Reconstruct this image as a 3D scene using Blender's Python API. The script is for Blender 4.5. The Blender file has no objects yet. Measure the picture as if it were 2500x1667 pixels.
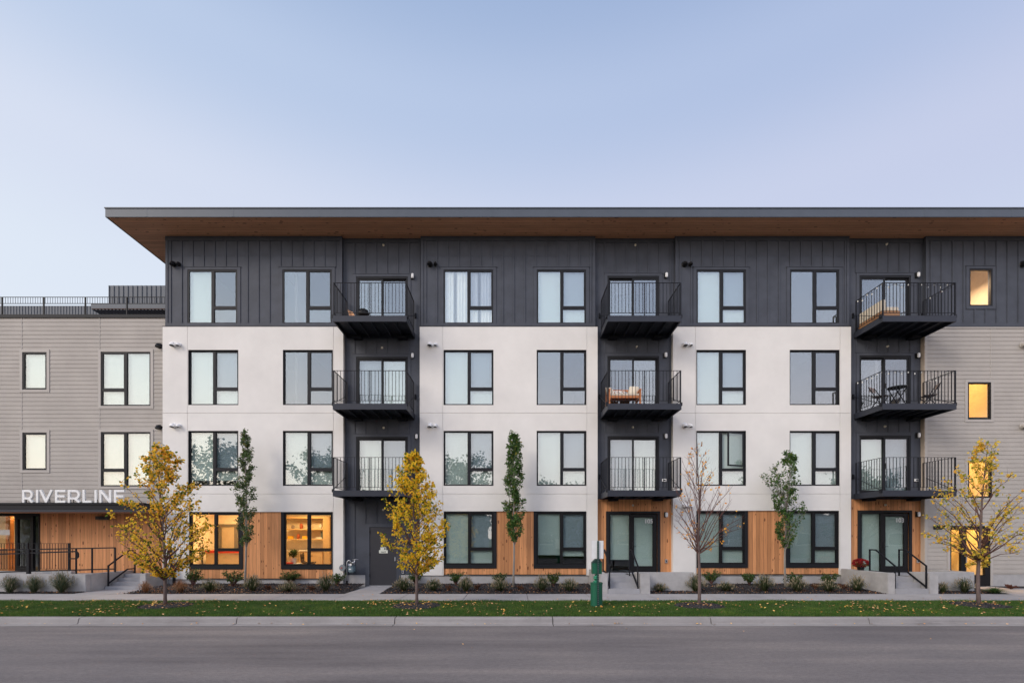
import bpy, bmesh, math, random
import numpy as np
from mathutils import Vector, Matrix
R = math.radians
scn = bpy.context.scene
COL = scn.collection

# ------------------------------------------------------------------ camera, sky, sun, exposure
F = 1180.0            # focal length in pixels of the 2500 px wide photograph
HC = 1.86             # eye height above the pavement
HY = 1310.0           # horizon row
def X(px, y): return (px - 1250.0) * y / F
def Z(py, y): return HC + (HY - py) * y / F

cam = bpy.data.cameras.new('camera'); camo = bpy.data.objects.new('camera', cam); COL.objects.link(camo)
camo.location = (0, 0, HC); camo.rotation_euler = (R(90), 0, 0)
cam.sensor_fit = 'HORIZONTAL'; cam.sensor_width = 36; cam.lens = F / 2500 * 36
cam.shift_y = (HY - 833.5) / 2500; cam.clip_start = 0.1; cam.clip_end = 3000
scn.camera = camo
scn.view_settings.view_transform = 'Standard'; scn.view_settings.look = 'None'
scn.view_settings.exposure = 0.0; scn.view_settings.gamma = 1
scn.cycles.max_bounces = 8; scn.cycles.transparent_max_bounces = 16
try: scn.cycles.use_denoising = True
except Exception: pass

SUN_EL, SUN_AZ = R(32), R(229)     # azimuth clockwise from +Y: the after-glow on the photographer's left
world = bpy.data.worlds.new('World'); scn.world = world; world.use_nodes = True
nt = world.node_tree; nt.nodes.clear()
def W(t, **k):
    n = nt.nodes.new(t)
    for a, b in k.items(): setattr(n, a, b)
    return n
wout = W('ShaderNodeOutputWorld'); bg = W('ShaderNodeBackground'); sky = W('ShaderNodeTexSky')
sky.sky_type = 'NISHITA'; sky.sun_disc = False; sky.sun_elevation = R(4); sky.sun_rotation = SUN_AZ
sky.dust_density = 1.2; sky.ozone_density = 2.0
tc = W('ShaderNodeTexCoord'); sep = W('ShaderNodeSeparateXYZ'); nt.links.new(tc.outputs['Generated'], sep.inputs[0])
# dusk gradient of the clear sky: blue higher up, unseen zenith raised to light the ground, pale towards the horizon, rosy in the east to the right
rz = W('ShaderNodeValToRGB'); rz.color_ramp.interpolation = 'EASE'
SKYR = [(0.0, (.86, .87, .93)), (0.38, (.70, .79, .93)), (0.52, (.65, .73, .90)), (0.66, (.49, .61, .83)), (0.76, (.37, .50, .74)), (0.86, (.58, .60, .66)), (1.0, (.82, .76, .71))]
el = rz.color_ramp.elements
el[0].position = 0; el[0].color = (*SKYR[0][1], 1); el[1].position = 1; el[1].color = (*SKYR[-1][1], 1)
for p, c in SKYR[1:-1]:
    e = el.new(p); e.color = (*c, 1)
nt.links.new(sep.outputs['Z'], rz.inputs[0])
rx = W('ShaderNodeMapRange'); rx.inputs[1].default_value = -0.7; rx.inputs[2].default_value = 0.75
nt.links.new(sep.outputs['X'], rx.inputs[0])
mxx = W('ShaderNodeMix', data_type='RGBA', blend_type='MIX')
mxx.inputs[6].default_value = (1.13, 1.10, 1.06, 1); mxx.inputs[7].default_value = (.90, .88, .95, 1)
nt.links.new(rx.outputs[0], mxx.inputs[0])
mul = W('ShaderNodeMix', data_type='RGBA', blend_type='MULTIPLY'); mul.inputs[0].default_value = 1
nt.links.new(rz.outputs[0], mul.inputs[6]); nt.links.new(mxx.outputs[2], mul.inputs[7])
# the western sky behind the photographer is brighter, warm low down
ry = W('ShaderNodeMapRange'); ry.inputs[1].default_value = 0.15; ry.inputs[2].default_value = -0.9
nt.links.new(sep.outputs['Y'], ry.inputs[0])
mxy = W('ShaderNodeMix', data_type='RGBA', blend_type='MIX')
mxy.inputs[6].default_value = (1, 1, 1, 1)
rb_ = W('ShaderNodeValToRGB'); e2 = rb_.color_ramp.elements
e2[0].position = 0; e2[0].color = (.80, .68, .56, 1); e2[1].position = 1; e2[1].color = (.70, .67, .66, 1)
for p, c in ((.2, (.74, .66, .60)), (.42, (.60, .60, .62)), (.6, (.64, .62, .62))):
    q = e2.new(p); q.color = (*c, 1)
nt.links.new(sep.outputs['Z'], rb_.inputs[0]); sc3 = W('ShaderNodeMix', data_type='RGBA', blend_type='MULTIPLY'); sc3.inputs[0].default_value = 1
sc3.inputs[7].default_value = (3.1, 3.1, 3.1, 1); nt.links.new(rb_.outputs[0], sc3.inputs[6]); nt.links.new(sc3.outputs[2], mxy.inputs[7])
nt.links.new(ry.outputs[0], mxy.inputs[0])
mul2 = W('ShaderNodeMix', data_type='RGBA', blend_type='MULTIPLY'); mul2.inputs[0].default_value = 1
nt.links.new(mul.outputs[2], mul2.inputs[6]); nt.links.new(mxy.outputs[2], mul2.inputs[7])
# the after-glow where the sun went down, low in the west
vd = W('ShaderNodeVectorMath', operation='DOT_PRODUCT'); nt.links.new(tc.outputs['Generated'], vd.inputs[0])
vd.inputs[1].default_value = (math.sin(R(236)), math.cos(R(236)), .06)
gr_ = W('ShaderNodeMapRange', interpolation_type='SMOOTHSTEP'); gr_.inputs[1].default_value = .80; gr_.inputs[2].default_value = 1.0; nt.links.new(vd.outputs['Value'], gr_.inputs[0])
gm_ = W('ShaderNodeMix', data_type='RGBA', blend_type='MIX'); gm_.inputs[6].default_value = (1, 1, 1, 1); gm_.inputs[7].default_value = (1.5, 1.42, 1.28, 1); nt.links.new(gr_.outputs[0], gm_.inputs[0])
mul4 = W('ShaderNodeMix', data_type='RGBA', blend_type='MULTIPLY'); mul4.inputs[0].default_value = 1; nt.links.new(mul2.outputs[2], mul4.inputs[6]); nt.links.new(gm_.outputs[2], mul4.inputs[7])
scl = W('ShaderNodeMix', data_type='RGBA', blend_type='MULTIPLY'); scl.inputs[0].default_value = 1
scl.inputs[7].default_value = (10, 10, 10, 1)
nt.links.new(mul4.outputs[2], scl.inputs[6])
fin = W('ShaderNodeMix', data_type='RGBA', blend_type='MIX'); fin.inputs[0].default_value = 0.93
nt.links.new(sky.outputs[0], fin.inputs[6]); nt.links.new(scl.outputs[2], fin.inputs[7])
nt.links.new(fin.outputs[2], bg.inputs[0]); bg.inputs[1].default_value = 0.1
nt.links.new(bg.outputs[0], wout.inputs[0])

sl = bpy.data.lights.new('sun', 'SUN'); slo = bpy.data.objects.new('sun', sl); COL.objects.link(slo)
sl.energy = 1.7; sl.angle = R(22); sl.color = (1, .88, .76)
dirv = Vector((math.sin(SUN_AZ) * math.cos(SUN_EL), math.cos(SUN_AZ) * math.cos(SUN_EL), math.sin(SUN_EL)))
slo.rotation_euler = dirv.to_track_quat('Z', 'Y').to_euler(); slo.location = (-20, -40, 40)

# ------------------------------------------------------------------ mesh helpers
class MB:
    def __init__(s): s.v = []; s.f = []; s.m = []; s.cur = 0
    def quad(s, a, b, c, d):
        n = len(s.v); s.v += [tuple(a), tuple(b), tuple(c), tuple(d)]; s.f.append((n, n+1, n+2, n+3)); s.m.append(s.cur); return s
    def poly(s, pts):
        n = len(s.v); s.v += [tuple(p) for p in pts]; s.f.append(tuple(range(n, n+len(pts)))); s.m.append(s.cur); return s
    def box(s, x0, x1, y0, y1, z0, z1):
        if x0 > x1: x0, x1 = x1, x0
        if y0 > y1: y0, y1 = y1, y0
        if z0 > z1: z0, z1 = z1, z0
        n = len(s.v)
        s.v += [(x0,y0,z0),(x1,y0,z0),(x1,y1,z0),(x0,y1,z0),(x0,y0,z1),(x1,y0,z1),(x1,y1,z1),(x0,y1,z1)]
        for q in ((0,3,2,1),(4,5,6,7),(0,1,5,4),(1,2,6,5),(2,3,7,6),(3,0,4,7)):
            s.f.append(tuple(n+i for i in q)); s.m.append(s.cur)
        return s
    def bar(s, p, q, w, h=None):
        """rectangular bar from p to q, w wide sideways, h in the other direction"""
        h = h or w; p = Vector(p); q = Vector(q); d = (q-p).normalized()
        up = Vector((0,0,1)) if abs(d.z) < .95 else Vector((0,1,0))
        a = d.cross(up).normalized()*w/2; b = a.cross(d).normalized()*h/2
        n = len(s.v)
        for c in (p, q):
            for i, j in ((-1,-1),(1,-1),(1,1),(-1,1)): s.v.append(tuple(c+a*i+b*j))
        for k in ((0,1,2,3),(7,6,5,4),(0,4,5,1),(1,5,6,2),(2,6,7,3),(3,7,4,0)):
            s.f.append(tuple(n+i for i in k)); s.m.append(s.cur)
        return s
    def tube(s, pts, rad, k=8, cap=True):
        pts = [Vector(p) for p in pts]; n0 = len(s.v)
        if not hasattr(rad, '__len__'): rad = [rad]*len(pts)
        prev = None
        for i, p in enumerate(pts):
            d = (pts[min(i+1, len(pts)-1)] - pts[max(i-1, 0)])
            d = d.normalized() if d.length > 1e-9 else Vector((0,0,1))
            if prev is None:
                up = Vector((0,0,1)) if abs(d.z) < .9 else Vector((0,1,0)); a = d.cross(up).normalized()
            else:
                a = (prev - d*prev.dot(d)); a = a.normalized() if a.length > 1e-6 else d.orthogonal().normalized()
            prev = a; b = d.cross(a)
            for j in range(k):
                t = 2*math.pi*j/k; s.v.append(tuple(p + (a*math.cos(t)+b*math.sin(t))*rad[i]))
        for i in range(len(pts)-1):
            for j in range(k):
                s.f.append((n0+i*k+j, n0+i*k+(j+1)%k, n0+(i+1)*k+(j+1)%k, n0+(i+1)*k+j)); s.m.append(s.cur)
        if cap:
            s.f.append(tuple(n0+j for j in reversed(range(k)))); s.m.append(s.cur)
            e = n0+(len(pts)-1)*k; s.f.append(tuple(e+j for j in range(k))); s.m.append(s.cur)
        return s
    def lathe(s, prof, c, k=20, axis='Z'):
        """prof: list of (radius, height) about centre c"""
        n0 = len(s.v); c = Vector(c)
        for r, h in prof:
            for j in range(k):
                t = 2*math.pi*j/k
                if axis == 'Z': p = Vector((r*math.cos(t), r*math.sin(t), h))
                elif axis == 'Y': p = Vector((r*math.cos(t), h, r*math.sin(t)))
                else: p = Vector((h, r*math.cos(t), r*math.sin(t)))
                s.v.append(tuple(c+p))
        for i in range(len(prof)-1):
            for j in range(k):
                s.f.append((n0+i*k+j, n0+i*k+(j+1)%k, n0+(i+1)*k+(j+1)%k, n0+(i+1)*k+j)); s.m.append(s.cur)
        s.f.append(tuple(n0+j for j in range(k))); s.m.append(s.cur)
        e = n0+(len(prof)-1)*k; s.f.append(tuple(e+j for j in range(k))); s.m.append(s.cur)
        return s
    def build(s, name, mats, parent=None, smooth=False, bevel=0):
        me = bpy.data.meshes.new(name); me.from_pydata(s.v, [], s.f)
        if not isinstance(mats, (list, tuple)): mats = [mats]
        for m in mats: me.materials.append(m)
        if len(mats) > 1: me.polygons.foreach_set('material_index', s.m)
        if smooth: me.polygons.foreach_set('use_smooth', [True]*len(s.f))
        me.update()
        o = bpy.data.objects.new(name, me); COL.objects.link(o)
        if bevel:
            bm = bmesh.new(); bm.from_mesh(me); bmesh.ops.remove_doubles(bm, verts=bm.verts, dist=1e-5)
            bmesh.ops.recalc_face_normals(bm, faces=bm.faces)
            ed = [e for e in bm.edges if len(e.link_faces) == 2 and e.calc_face_angle(0) > .6]
            bmesh.ops.bevel(bm, geom=ed, offset=bevel, segments=2, affect='EDGES', clamp_overlap=True)
            bm.to_mesh(me); bm.free()
        if parent is not None: attach(o, parent)
        return o
def world_loc(o):
    v = o.location.copy()
    while o.parent is not None: o = o.parent; v += o.location
    return v
def attach(o, p):
    o.parent = p
    if p.type == 'EMPTY' and p.get('_w'): o.matrix_parent_inverse = Matrix.Translation(-world_loc(p))
def tag(o, label=None, cat=None, group=None, kind=None):
    if label: o['label'] = label
    if cat: o['category'] = cat
    if group: o['group'] = group
    if kind: o['kind'] = kind
    return o
def empty(name, loc, label, cat, group=None, worldspace=False, rz=0):
    """worldspace: its parts are modelled in world coordinates; otherwise round the empty itself"""
    o = bpy.data.objects.new(name, None); COL.objects.link(o); o.location = loc; o.rotation_euler.z = rz
    o.empty_display_size = .3
    if worldspace: o['_w'] = 1
    return tag(o, label, cat, group)
def kids(o): return [c for c in bpy.data.objects if c.parent == o]
def copy_tree(o, loc=None, rz=None, label=None, parent=None):
    ch = kids(o)
    c = o.copy(); COL.objects.link(c)
    if parent is not None: c.parent = parent
    if loc is not None: c.location = loc
    if rz is not None: c.rotation_euler.z = rz
    if label: c['label'] = label
    for k in ch: copy_tree(k, parent=c)
    return c
def struct(o): o['kind'] = 'structure'; return o
def text_mesh(body, size, depth, mat, loc, parent=None, name='lettering', align='CENTER', rot=(R(90),0,0)):
    cu = bpy.data.curves.new(name, 'FONT'); cu.body = body; cu.size = size; cu.extrude = depth; cu.align_x = align
    cu.offset = size*.014
    t = bpy.data.objects.new('tmp', cu); COL.objects.link(t)
    dg = bpy.context.evaluated_depsgraph_get(); me = bpy.data.meshes.new_from_object(t.evaluated_get(dg))
    bpy.data.objects.remove(t); me.transform(Matrix.Translation(loc) @ Matrix.Rotation(rot[0], 4, 'X')); me.name = name
    me.materials.clear(); me.materials.append(mat)
    o = bpy.data.objects.new(name, me); COL.objects.link(o)
    if parent is not None: attach(o, parent)
    return o

# ------------------------------------------------------------------ materials
def nodes(name, rough=.6, spec=.5, metal=0):
    m = bpy.data.materials.new(name); m.use_nodes = True; t = m.node_tree; b = t.nodes['Principled BSDF']
    b.inputs['Roughness'].default_value = rough; b.inputs['Metallic'].default_value = metal
    b.inputs['Specular IOR Level'].default_value = spec
    return m, t, b
def N(t, ty, **k):
    n = t.nodes.new(ty)
    for a, b in k.items(): setattr(n, a, b)
    return n
def ramp(t, stops, src=None, mode='LINEAR'):
    r = N(t, 'ShaderNodeValToRGB'); r.color_ramp.interpolation = mode; e = r.color_ramp.elements
    e[0].position, e[0].color = stops[0][0], (*stops[0][1], 1)
    e[1].position, e[1].color = stops[-1][0], (*stops[-1][1], 1)
    for p, c in stops[1:-1]:
        q = e.new(p); q.color = (*c, 1)
    if src: t.links.new(src, r.inputs[0])
    return r
def noise(t, scale, detail=4, rough=.55, vec=None, dist=0):
    n = N(t, 'ShaderNodeTexNoise'); n.inputs['Scale'].default_value = scale; n.inputs['Detail'].default_value = detail
    n.inputs['Roughness'].default_value = rough; n.inputs['Distortion'].default_value = dist
    if vec: t.links.new(vec, n.inputs['Vector'])
    return n
def coords(t, scale=(1,1,1)):
    c = N(t, 'ShaderNodeTexCoord'); mp = N(t, 'ShaderNodeMapping'); mp.inputs['Scale'].default_value = scale
    t.links.new(c.outputs['Object'], mp.inputs[0]); return mp.outputs[0]
def mixc(t, a, b, fac, mode='MIX'):
    m = N(t, 'ShaderNodeMix', data_type='RGBA', blend_type=mode)
    for s, i in ((a, 6), (b, 7), (fac, 0)):
        if isinstance(s, bpy.types.NodeSocket): t.links.new(s, m.inputs[i])
        elif isinstance(s, tuple): m.inputs[i].default_value = (*s, 1)
        else: m.inputs[i].default_value = s
    return m.outputs[2]
def math_(t, op, a, b=0.0, clamp=False):
    m = N(t, 'ShaderNodeMath', operation=op); m.use_clamp = clamp
    for s, i in ((a, 0), (b, 1)):
        if isinstance(s, bpy.types.NodeSocket): t.links.new(s, m.inputs[i])
        else: m.inputs[i].default_value = s
    return m.outputs[0]
def bump(t, b, h, strength=.3, dist=.01):
    n = N(t, 'ShaderNodeBump'); n.inputs['Strength'].default_value = strength; n.inputs['Distance'].default_value = dist
    t.links.new(h, n.inputs['Height']); t.links.new(n.outputs[0], b.inputs['Normal'])
def mottled(name, c, var=.12, scale=3, rough=.6, bscale=80, bstr=.2, bdist=.004, spec=.4, stretch=(1,1,1), metal=0):
    """a real base colour with soft weathering variation and a fine surface texture"""
    m, t, b = nodes(name, rough, spec, metal); v = coords(t, stretch)
    n = noise(t, scale, 5, .6, v); lo = tuple(x*(1-var) for x in c); hi = tuple(min(1, x*(1+var)) for x in c)
    r = ramp(t, [(.3, lo), (.7, hi)], n.outputs[0]); t.links.new(r.outputs[0], b.inputs['Base Color'])
    n2 = noise(t, bscale, 3, .6, v); bump(t, b, n2.outputs[0], bstr, bdist)
    return m
def plain(name, c, rough=.5, spec=.4, metal=0, var=.06): return mottled(name, c, var, 6, rough, 60, .08, .002, spec, metal=metal)
def leafmat(name, stops, trans=.25, rough=.55):
    m, t, b = nodes(name, rough, .3)
    g = N(t, 'ShaderNodeNewGeometry'); r = ramp(t, stops, g.outputs['Random Per Island'])
    t.links.new(r.outputs[0], b.inputs['Base Color'])
    tr = N(t, 'ShaderNodeBsdfTranslucent'); t.links.new(r.outputs[0], tr.inputs[0])
    ms = N(t, 'ShaderNodeMixShader'); ms.inputs[0].default_value = trans
    t.links.new(b.outputs[0], ms.inputs[1]); t.links.new(tr.outputs[0], ms.inputs[2])
    t.links.new(ms.outputs[0], t.nodes['Material Output'].inputs[0]); return m
def woodmat(name, base, dark, board, along='Z', rough=.6, knot=.8, var=.28):
    """tongue and groove boards: tint per board, stretched grain, knots, a thin groove between boards"""
    m, t, b = nodes(name, rough, .3)
    c = N(t, 'ShaderNodeTexCoord'); s = N(t, 'ShaderNodeSeparateXYZ'); t.links.new(c.outputs['Object'], s.inputs[0])
    across = s.outputs['Y'] if along == 'X' else s.outputs['X']; al = s.outputs['X'] if along == 'X' else s.outputs['Z']
    u = math_(t, 'DIVIDE', across, board); fl = math_(t, 'FLOOR', u); fr = math_(t, 'FRACT', u)
    wn = N(t, 'ShaderNodeTexWhiteNoise', noise_dimensions='1D'); t.links.new(fl, wn.inputs['W'])
    off = math_(t, 'MULTIPLY', wn.outputs['Value'], 37.0)
    cb = N(t, 'ShaderNodeCombineXYZ'); t.links.new(math_(t, 'MULTIPLY', across, 34.0), cb.inputs[0])
    t.links.new(math_(t, 'ADD', math_(t, 'MULTIPLY', al, 1.3), off), cb.inputs[1]); t.links.new(off, cb.inputs[2])
    g = noise(t, 1.0, 6, .65, cb.outputs[0], .6)
    col = ramp(t, [(.25, tuple(x*.72 for x in base)), (.5, base), (.78, tuple(min(1, x*1.25) for x in base))], g.outputs[0]).outputs[0]
    tint = ramp(t, [(0, tuple([1-var]*3)), (.5, (1, 1, 1)), (1, (1+var*.4, 1+var*.5, 1+var*.6))], wn.outputs['Value']).outputs[0]
    col = mixc(t, col, tint, 1.0, 'MULTIPLY')
    cb2 = N(t, 'ShaderNodeCombineXYZ'); t.links.new(math_(t, 'MULTIPLY', across, 10.0), cb2.inputs[0])
    t.links.new(math_(t, 'ADD', math_(t, 'MULTIPLY', al, 4.0), off), cb2.inputs[1])
    vo = N(t, 'ShaderNodeTexVoronoi'); vo.inputs['Scale'].default_value = 1.0; t.links.new(cb2.outputs[0], vo.inputs['Vector'])
    vr = N(t, 'ShaderNodeSeparateColor'); t.links.new(vo.outputs['Color'], vr.inputs[0])
    kn = math_(t, 'LESS_THAN', vo.outputs['Distance'], math_(t, 'MULTIPLY', vr.outputs[0], .30))
    pick = math_(t, 'GREATER_THAN', vr.outputs[1], .42)
    kf = math_(t, 'MULTIPLY', math_(t, 'MULTIPLY', kn, pick), knot)
    col = mixc(t, col, dark, kf)
    gr = math_(t, 'LESS_THAN', math_(t, 'MINIMUM', fr, math_(t, 'SUBTRACT', 1.0, fr)), .028)
    col = mixc(t, col, tuple(x*.45 for x in dark), math_(t, 'MULTIPLY', gr, .75))
    t.links.new(col, b.inputs['Base Color'])
    hh = math_(t, 'SUBTRACT', g.outputs[0], math_(t, 'MULTIPLY', gr, 3.0)); bump(t, b, hh, .35, .004)
    return m
def glassmat(name, refl=.3, tint=(.9,.95,.93), rough=.0, wav=.012, fk=.9):
    m = bpy.data.materials.new(name); m.use_nodes = True; t = m.node_tree; t.nodes.clear()
    out = N(t, 'ShaderNodeOutputMaterial'); g = N(t, 'ShaderNodeBsdfGlossy'); g.inputs['Roughness'].default_value = rough
    g.inputs['Color'].default_value = (.84, .89, .90, 1)
    tr = N(t, 'ShaderNodeBsdfTransparent'); tr.inputs[0].default_value = (*tint, 1)
    fr = N(t, 'ShaderNodeLayerWeight'); fr.inputs[0].default_value = .5
    fac = math_(t, 'ADD', math_(t, 'MULTIPLY', math_(t, 'POWER', fr.outputs['Facing'], 4.5), fk), refl+.04*fk, True)
    ms = N(t, 'ShaderNodeMixShader'); t.links.new(fac, ms.inputs[0]); t.links.new(tr.outputs[0], ms.inputs[1]); t.links.new(g.outputs[0], ms.inputs[2])
    n = noise(t, 1.3, 2, .5, coords(t)); bp = N(t, 'ShaderNodeBump'); bp.inputs['Strength'].default_value = wav; bp.inputs['Distance'].default_value = .12
    t.links.new(n.outputs[0], bp.inputs['Height']); t.links.new(bp.outputs[0], g.inputs['Normal'])
    t.links.new(ms.outputs[0], out.inputs[0]); return m
def glow(name, c, s):
    m = bpy.data.materials.new(name); m.use_nodes = True; b = m.node_tree.nodes['Principled BSDF']
    b.inputs['Emission Color'].default_value = (*c, 1); b.inputs['Emission Strength'].default_value = s
    b.inputs['Base Color'].default_value = (*c, 1); return m

M = {}
M['stucco'] = mottled('stucco', (.715, .695, .66), .055, .9, .85, 140, .35, .006, .2)
M['joint'] = plain('joint_sealant', (.36, .33, .31), .8)
M['dark'] = mottled('dark_fibre_cement', (.065, .072, .089), .16, 1.6, .55, 70, .25, .004, .2)
M['taupe'] = mottled('taupe_lap_siding', (.39, .362, .33), .07, 1.1, .65, 90, .2, .003, .12)
M['taupe_trim'] = mottled('taupe_trim', (.41, .382, .352), .05, 1.5, .6, 60, .1, .002, .3)
M['tan'] = mottled('tan_stucco_return', (.50, .42, .34), .06, 1.5, .8, 90, .3, .003, .2)
M['frame'] = plain('charcoal_window_frame', (.016, .017, .020), .5, .2)
M['frame_black'] = plain('black_window_frame', (.008, .008, .009), .5, .2)
M['trim'] = plain('charcoal_trim', (.014, .015, .018), .55, .2)
M['steel'] = plain('dark_painted_steel', (.011, .012, .016), .5, .2)
M['fascia'] = mottled('roof_fascia_metal', (.080, .095, .118), .05, 2, .45, 30, .05, .002, .3)
M['deckside'] = plain('balcony_channel_steel', (.030, .034, .046), .45, .25)
M['wood'] = woodmat('cedar_siding', (.61, .275, .115), (.11, .035, .015), .139, 'Z')
M['soffit'] = woodmat('cedar_soffit', (.64, .32, .18), (.10, .045, .025), .14, 'X', .6, .7, .2)
M['wood_dark'] = woodmat('deck_boards', (.10, .045, .03), (.03, .012, .008), .09, 'X', .7, .4, .3)
M['concrete'] = mottled('cast_concrete', (.40, .39, .385), .16, 2.4, .85, 60, .45, .005, .2)
M['concrete_new'] = mottled('smooth_concrete_steps', (.33, .33, .345), .08, 3, .8, 60, .3, .003, .2)
M['glass'] = glassmat('window_glass', .15, (.97,.99,.98))
M['glass_low'] = glassmat('ground_floor_glass', .05, (.89,.92,.91))
M['glass_lit'] = glassmat('clear_glass', .0, (.97, .98, .96), fk=.45)
M['screen'] = glassmat('screened_glass', .13, (.82, .85, .88))
M['blind'] = plain('white_roller_blind', (.49, .57, .54), .8, .1, var=.02)
M['curtain'] = plain('white_curtain', (.75, .76, .74), .8, .1)
M['interior'] = plain('interior_grey', (.16, .15, .15), .9, .1)
M['plaster'] = plain('cream_plaster', (.74, .66, .54), .9, .1)
M['roof'] = plain('roof_membrane', (.25, .25, .26), .8)
M['black'] = plain('black_plastic', (.01, .01, .011), .4)
M['white_paint'] = plain('white_paint', (.78, .78, .77), .45)
M['metal'] = plain('galvanised_metal', (.45, .46, .48), .4, .5, .7)
M['alu'] = plain('brushed_aluminium', (.55, .56, .58), .35, .5, .8)
# ------------------------------------------------------------------ ground, road, pavement
YC0, YC1 = 11.12, 11.31      # kerb front and back
YS0, YS1 = 14.07, 15.79      # pavement front and back
ZR = -0.15
def sheet(name, x0, x1, y0, y1, z, mat, nx=1, ny=1):
    m = MB()
    for i in range(nx):
        for j in range(ny):
            a, b = x0+(x1-x0)*i/nx, x0+(x1-x0)*(i+1)/nx; c, d = y0+(y1-y0)*j/ny, y0+(y1-y0)*(j+1)/ny
            m.quad((a, c, z), (b, c, z), (b, d, z), (a, d, z))
    return struct(m.build(name, mat))
# asphalt: fine aggregate, faint darker wheel tracks running along the road
m, t, b = nodes('asphalt', .85, .3)
v = coords(t); vs = coords(t, (.12, 1.0, 1))
n1 = noise(t, 110, 4, .75, v); n2 = noise(t, 1.3, 5, .6, vs); n3 = noise(t, .35, 3, .5, v); n4 = noise(t, 45, 2, .6, coords(t, (.25, 1, 1)))
c1 = ramp(t, [(.3, (.135, .124, .124)), (.5, (.188, .175, .178)), (.72, (.27, .252, .248))], n1.outputs[0]).outputs[0]
c2 = ramp(t, [(.30, (.68, .67, .68)), (.46, (.93, .92, .92)), (.54, (1.0, .99, .98)), (.70, (1.30, 1.26, 1.20))], n2.outputs[0]).outputs[0]
c3 = ramp(t, [(.3, (.88, .88, .90)), (.7, (1.08, 1.06, 1.04))], n3.outputs[0]).outputs[0]
c4 = ramp(t, [(.25, (.78, .78, .78)), (.5, (1, 1, 1)), (.8, (1.2, 1.2, 1.18))], n4.outputs[0]).outputs[0]
col = mixc(t, c1, c2, 1., 'MULTIPLY'); col = mixc(t, col, c3, 1., 'MULTIPLY'); col = mixc(t, col, c4, 1., 'MULTIPLY')
vo = N(t, 'ShaderNodeTexVoronoi'); vo.inputs['Scale'].default_value = 9; t.links.new(v, vo.inputs['Vector'])
sp = math_(t, 'LESS_THAN', vo.outputs['Distance'], .045); vr = N(t, 'ShaderNodeSeparateColor'); t.links.new(vo.outputs['Color'], vr.inputs[0])
sp = math_(t, 'MULTIPLY', sp, math_(t, 'GREATER_THAN', vr.outputs[0], .8))
col = mixc(t, col, (.38, .36, .33), math_(t, 'MULTIPLY', sp, .7))
t.links.new(col, b.inputs['Base Color']); bump(t, b, n1.outputs[0], .5, .006); M['asphalt'] = m
# concrete flatwork with tooled joints
def flatwork(name, c, joint_at, pitch, w=.012):
    m, t, b = nodes(name, .85, .25); v = coords(t)
    n1 = noise(t, 1.1, 6, .65, v); n2 = noise(t, 120, 3, .6, v); n3 = noise(t, 7, 4, .7, coords(t, (.35, 1, 1)))
    cc = ramp(t, [(.28, tuple(x*.84 for x in c)), (.5, c), (.72, tuple(x*1.10 for x in c))], n1.outputs[0]).outputs[0]
    c2 = ramp(t, [(.3, (.9, .9, .9)), (.7, (1.07, 1.07, 1.07))], n2.outputs[0]).outputs[0]; cc = mixc(t, cc, c2, 1., 'MULTIPLY')
    c3 = ramp(t, [(.22, (.72, .70, .68)), (.42, (1, 1, 1)), (.8, (1.05, 1.05, 1.05))], n3.outputs[0]).outputs[0]; cc = mixc(t, cc, c3, .7, 'MULTIPLY')
    t.links.new(cc, b.inputs['Base Color']); bump(t, b, n2.outputs[0], .3, .003); return m
M['pavement'] = flatwork('pavement_concrete', (.37, .36, .365), 0, 1)
M['kerb'] = flatwork('kerb_concrete', (.31, .295, .29), 0, 1)
t = M['kerb'].node_tree; b = t.nodes['Principled BSDF']; src = b.inputs['Base Color'].links[0].from_socket
n9 = noise(t, 1.0, 4, .65, coords(t, (.33, 6, 9))); st_ = ramp(t, [(.30, (.45, .44, .45)), (.40, (.92, .91, .91)), (.6, (1, 1, 1)), (.75, (1.12, 1.1, 1.08))], n9.outputs[0])
t.links.new(mixc(t, src, st_.outputs[0], 1., 'MULTIPLY'), b.inputs['Base Color'])
# turf and mulch
m, t, b = nodes('turf_soil', .9, .1); v = coords(t); n1 = noise(t, 2.2, 5, .6, v); n2 = noise(t, 60, 3, .6, v)
c1 = ramp(t, [(.3, (.022, .042, .012)), (.55, (.038, .070, .018)), (.72, (.085, .085, .035))], n1.outputs[0]).outputs[0]
c2 = ramp(t, [(.3, (.6, .6, .6)), (.7, (1.3, 1.3, 1.3))], n2.outputs[0]).outputs[0]
t.links.new(mixc(t, c1, c2, 1., 'MULTIPLY'), b.inputs['Base Color']); bump(t, b, n2.outputs[0], .8, .02); M['turf'] = m
m, t, b = nodes('dark_mulch', .9, .2); v = coords(t)
vo = N(t, 'ShaderNodeTexVoronoi'); vo.inputs['Scale'].default_value = 34; t.links.new(v, vo.inputs['Vector'])
vr = N(t, 'ShaderNodeSeparateColor'); t.links.new(vo.outputs['Color'], vr.inputs[0])
c1 = ramp(t, [(0, (.014, .013, .014)), (.55, (.040, .038, .042)), (.85, (.078, .074, .080)), (1, (.12, .095, .08))], vr.outputs[0]).outputs[0]
t.links.new(c1, b.inputs['Base Color']); bump(t, b, vo.outputs['Distance'], 1.0, .03); M['mulch'] = m

sheet('ground', -900, 900, -900, 900, -.32, M['turf'])
sheet('road', -120, 120, -4.5, 10.885, ZR, M['asphalt'])
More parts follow.
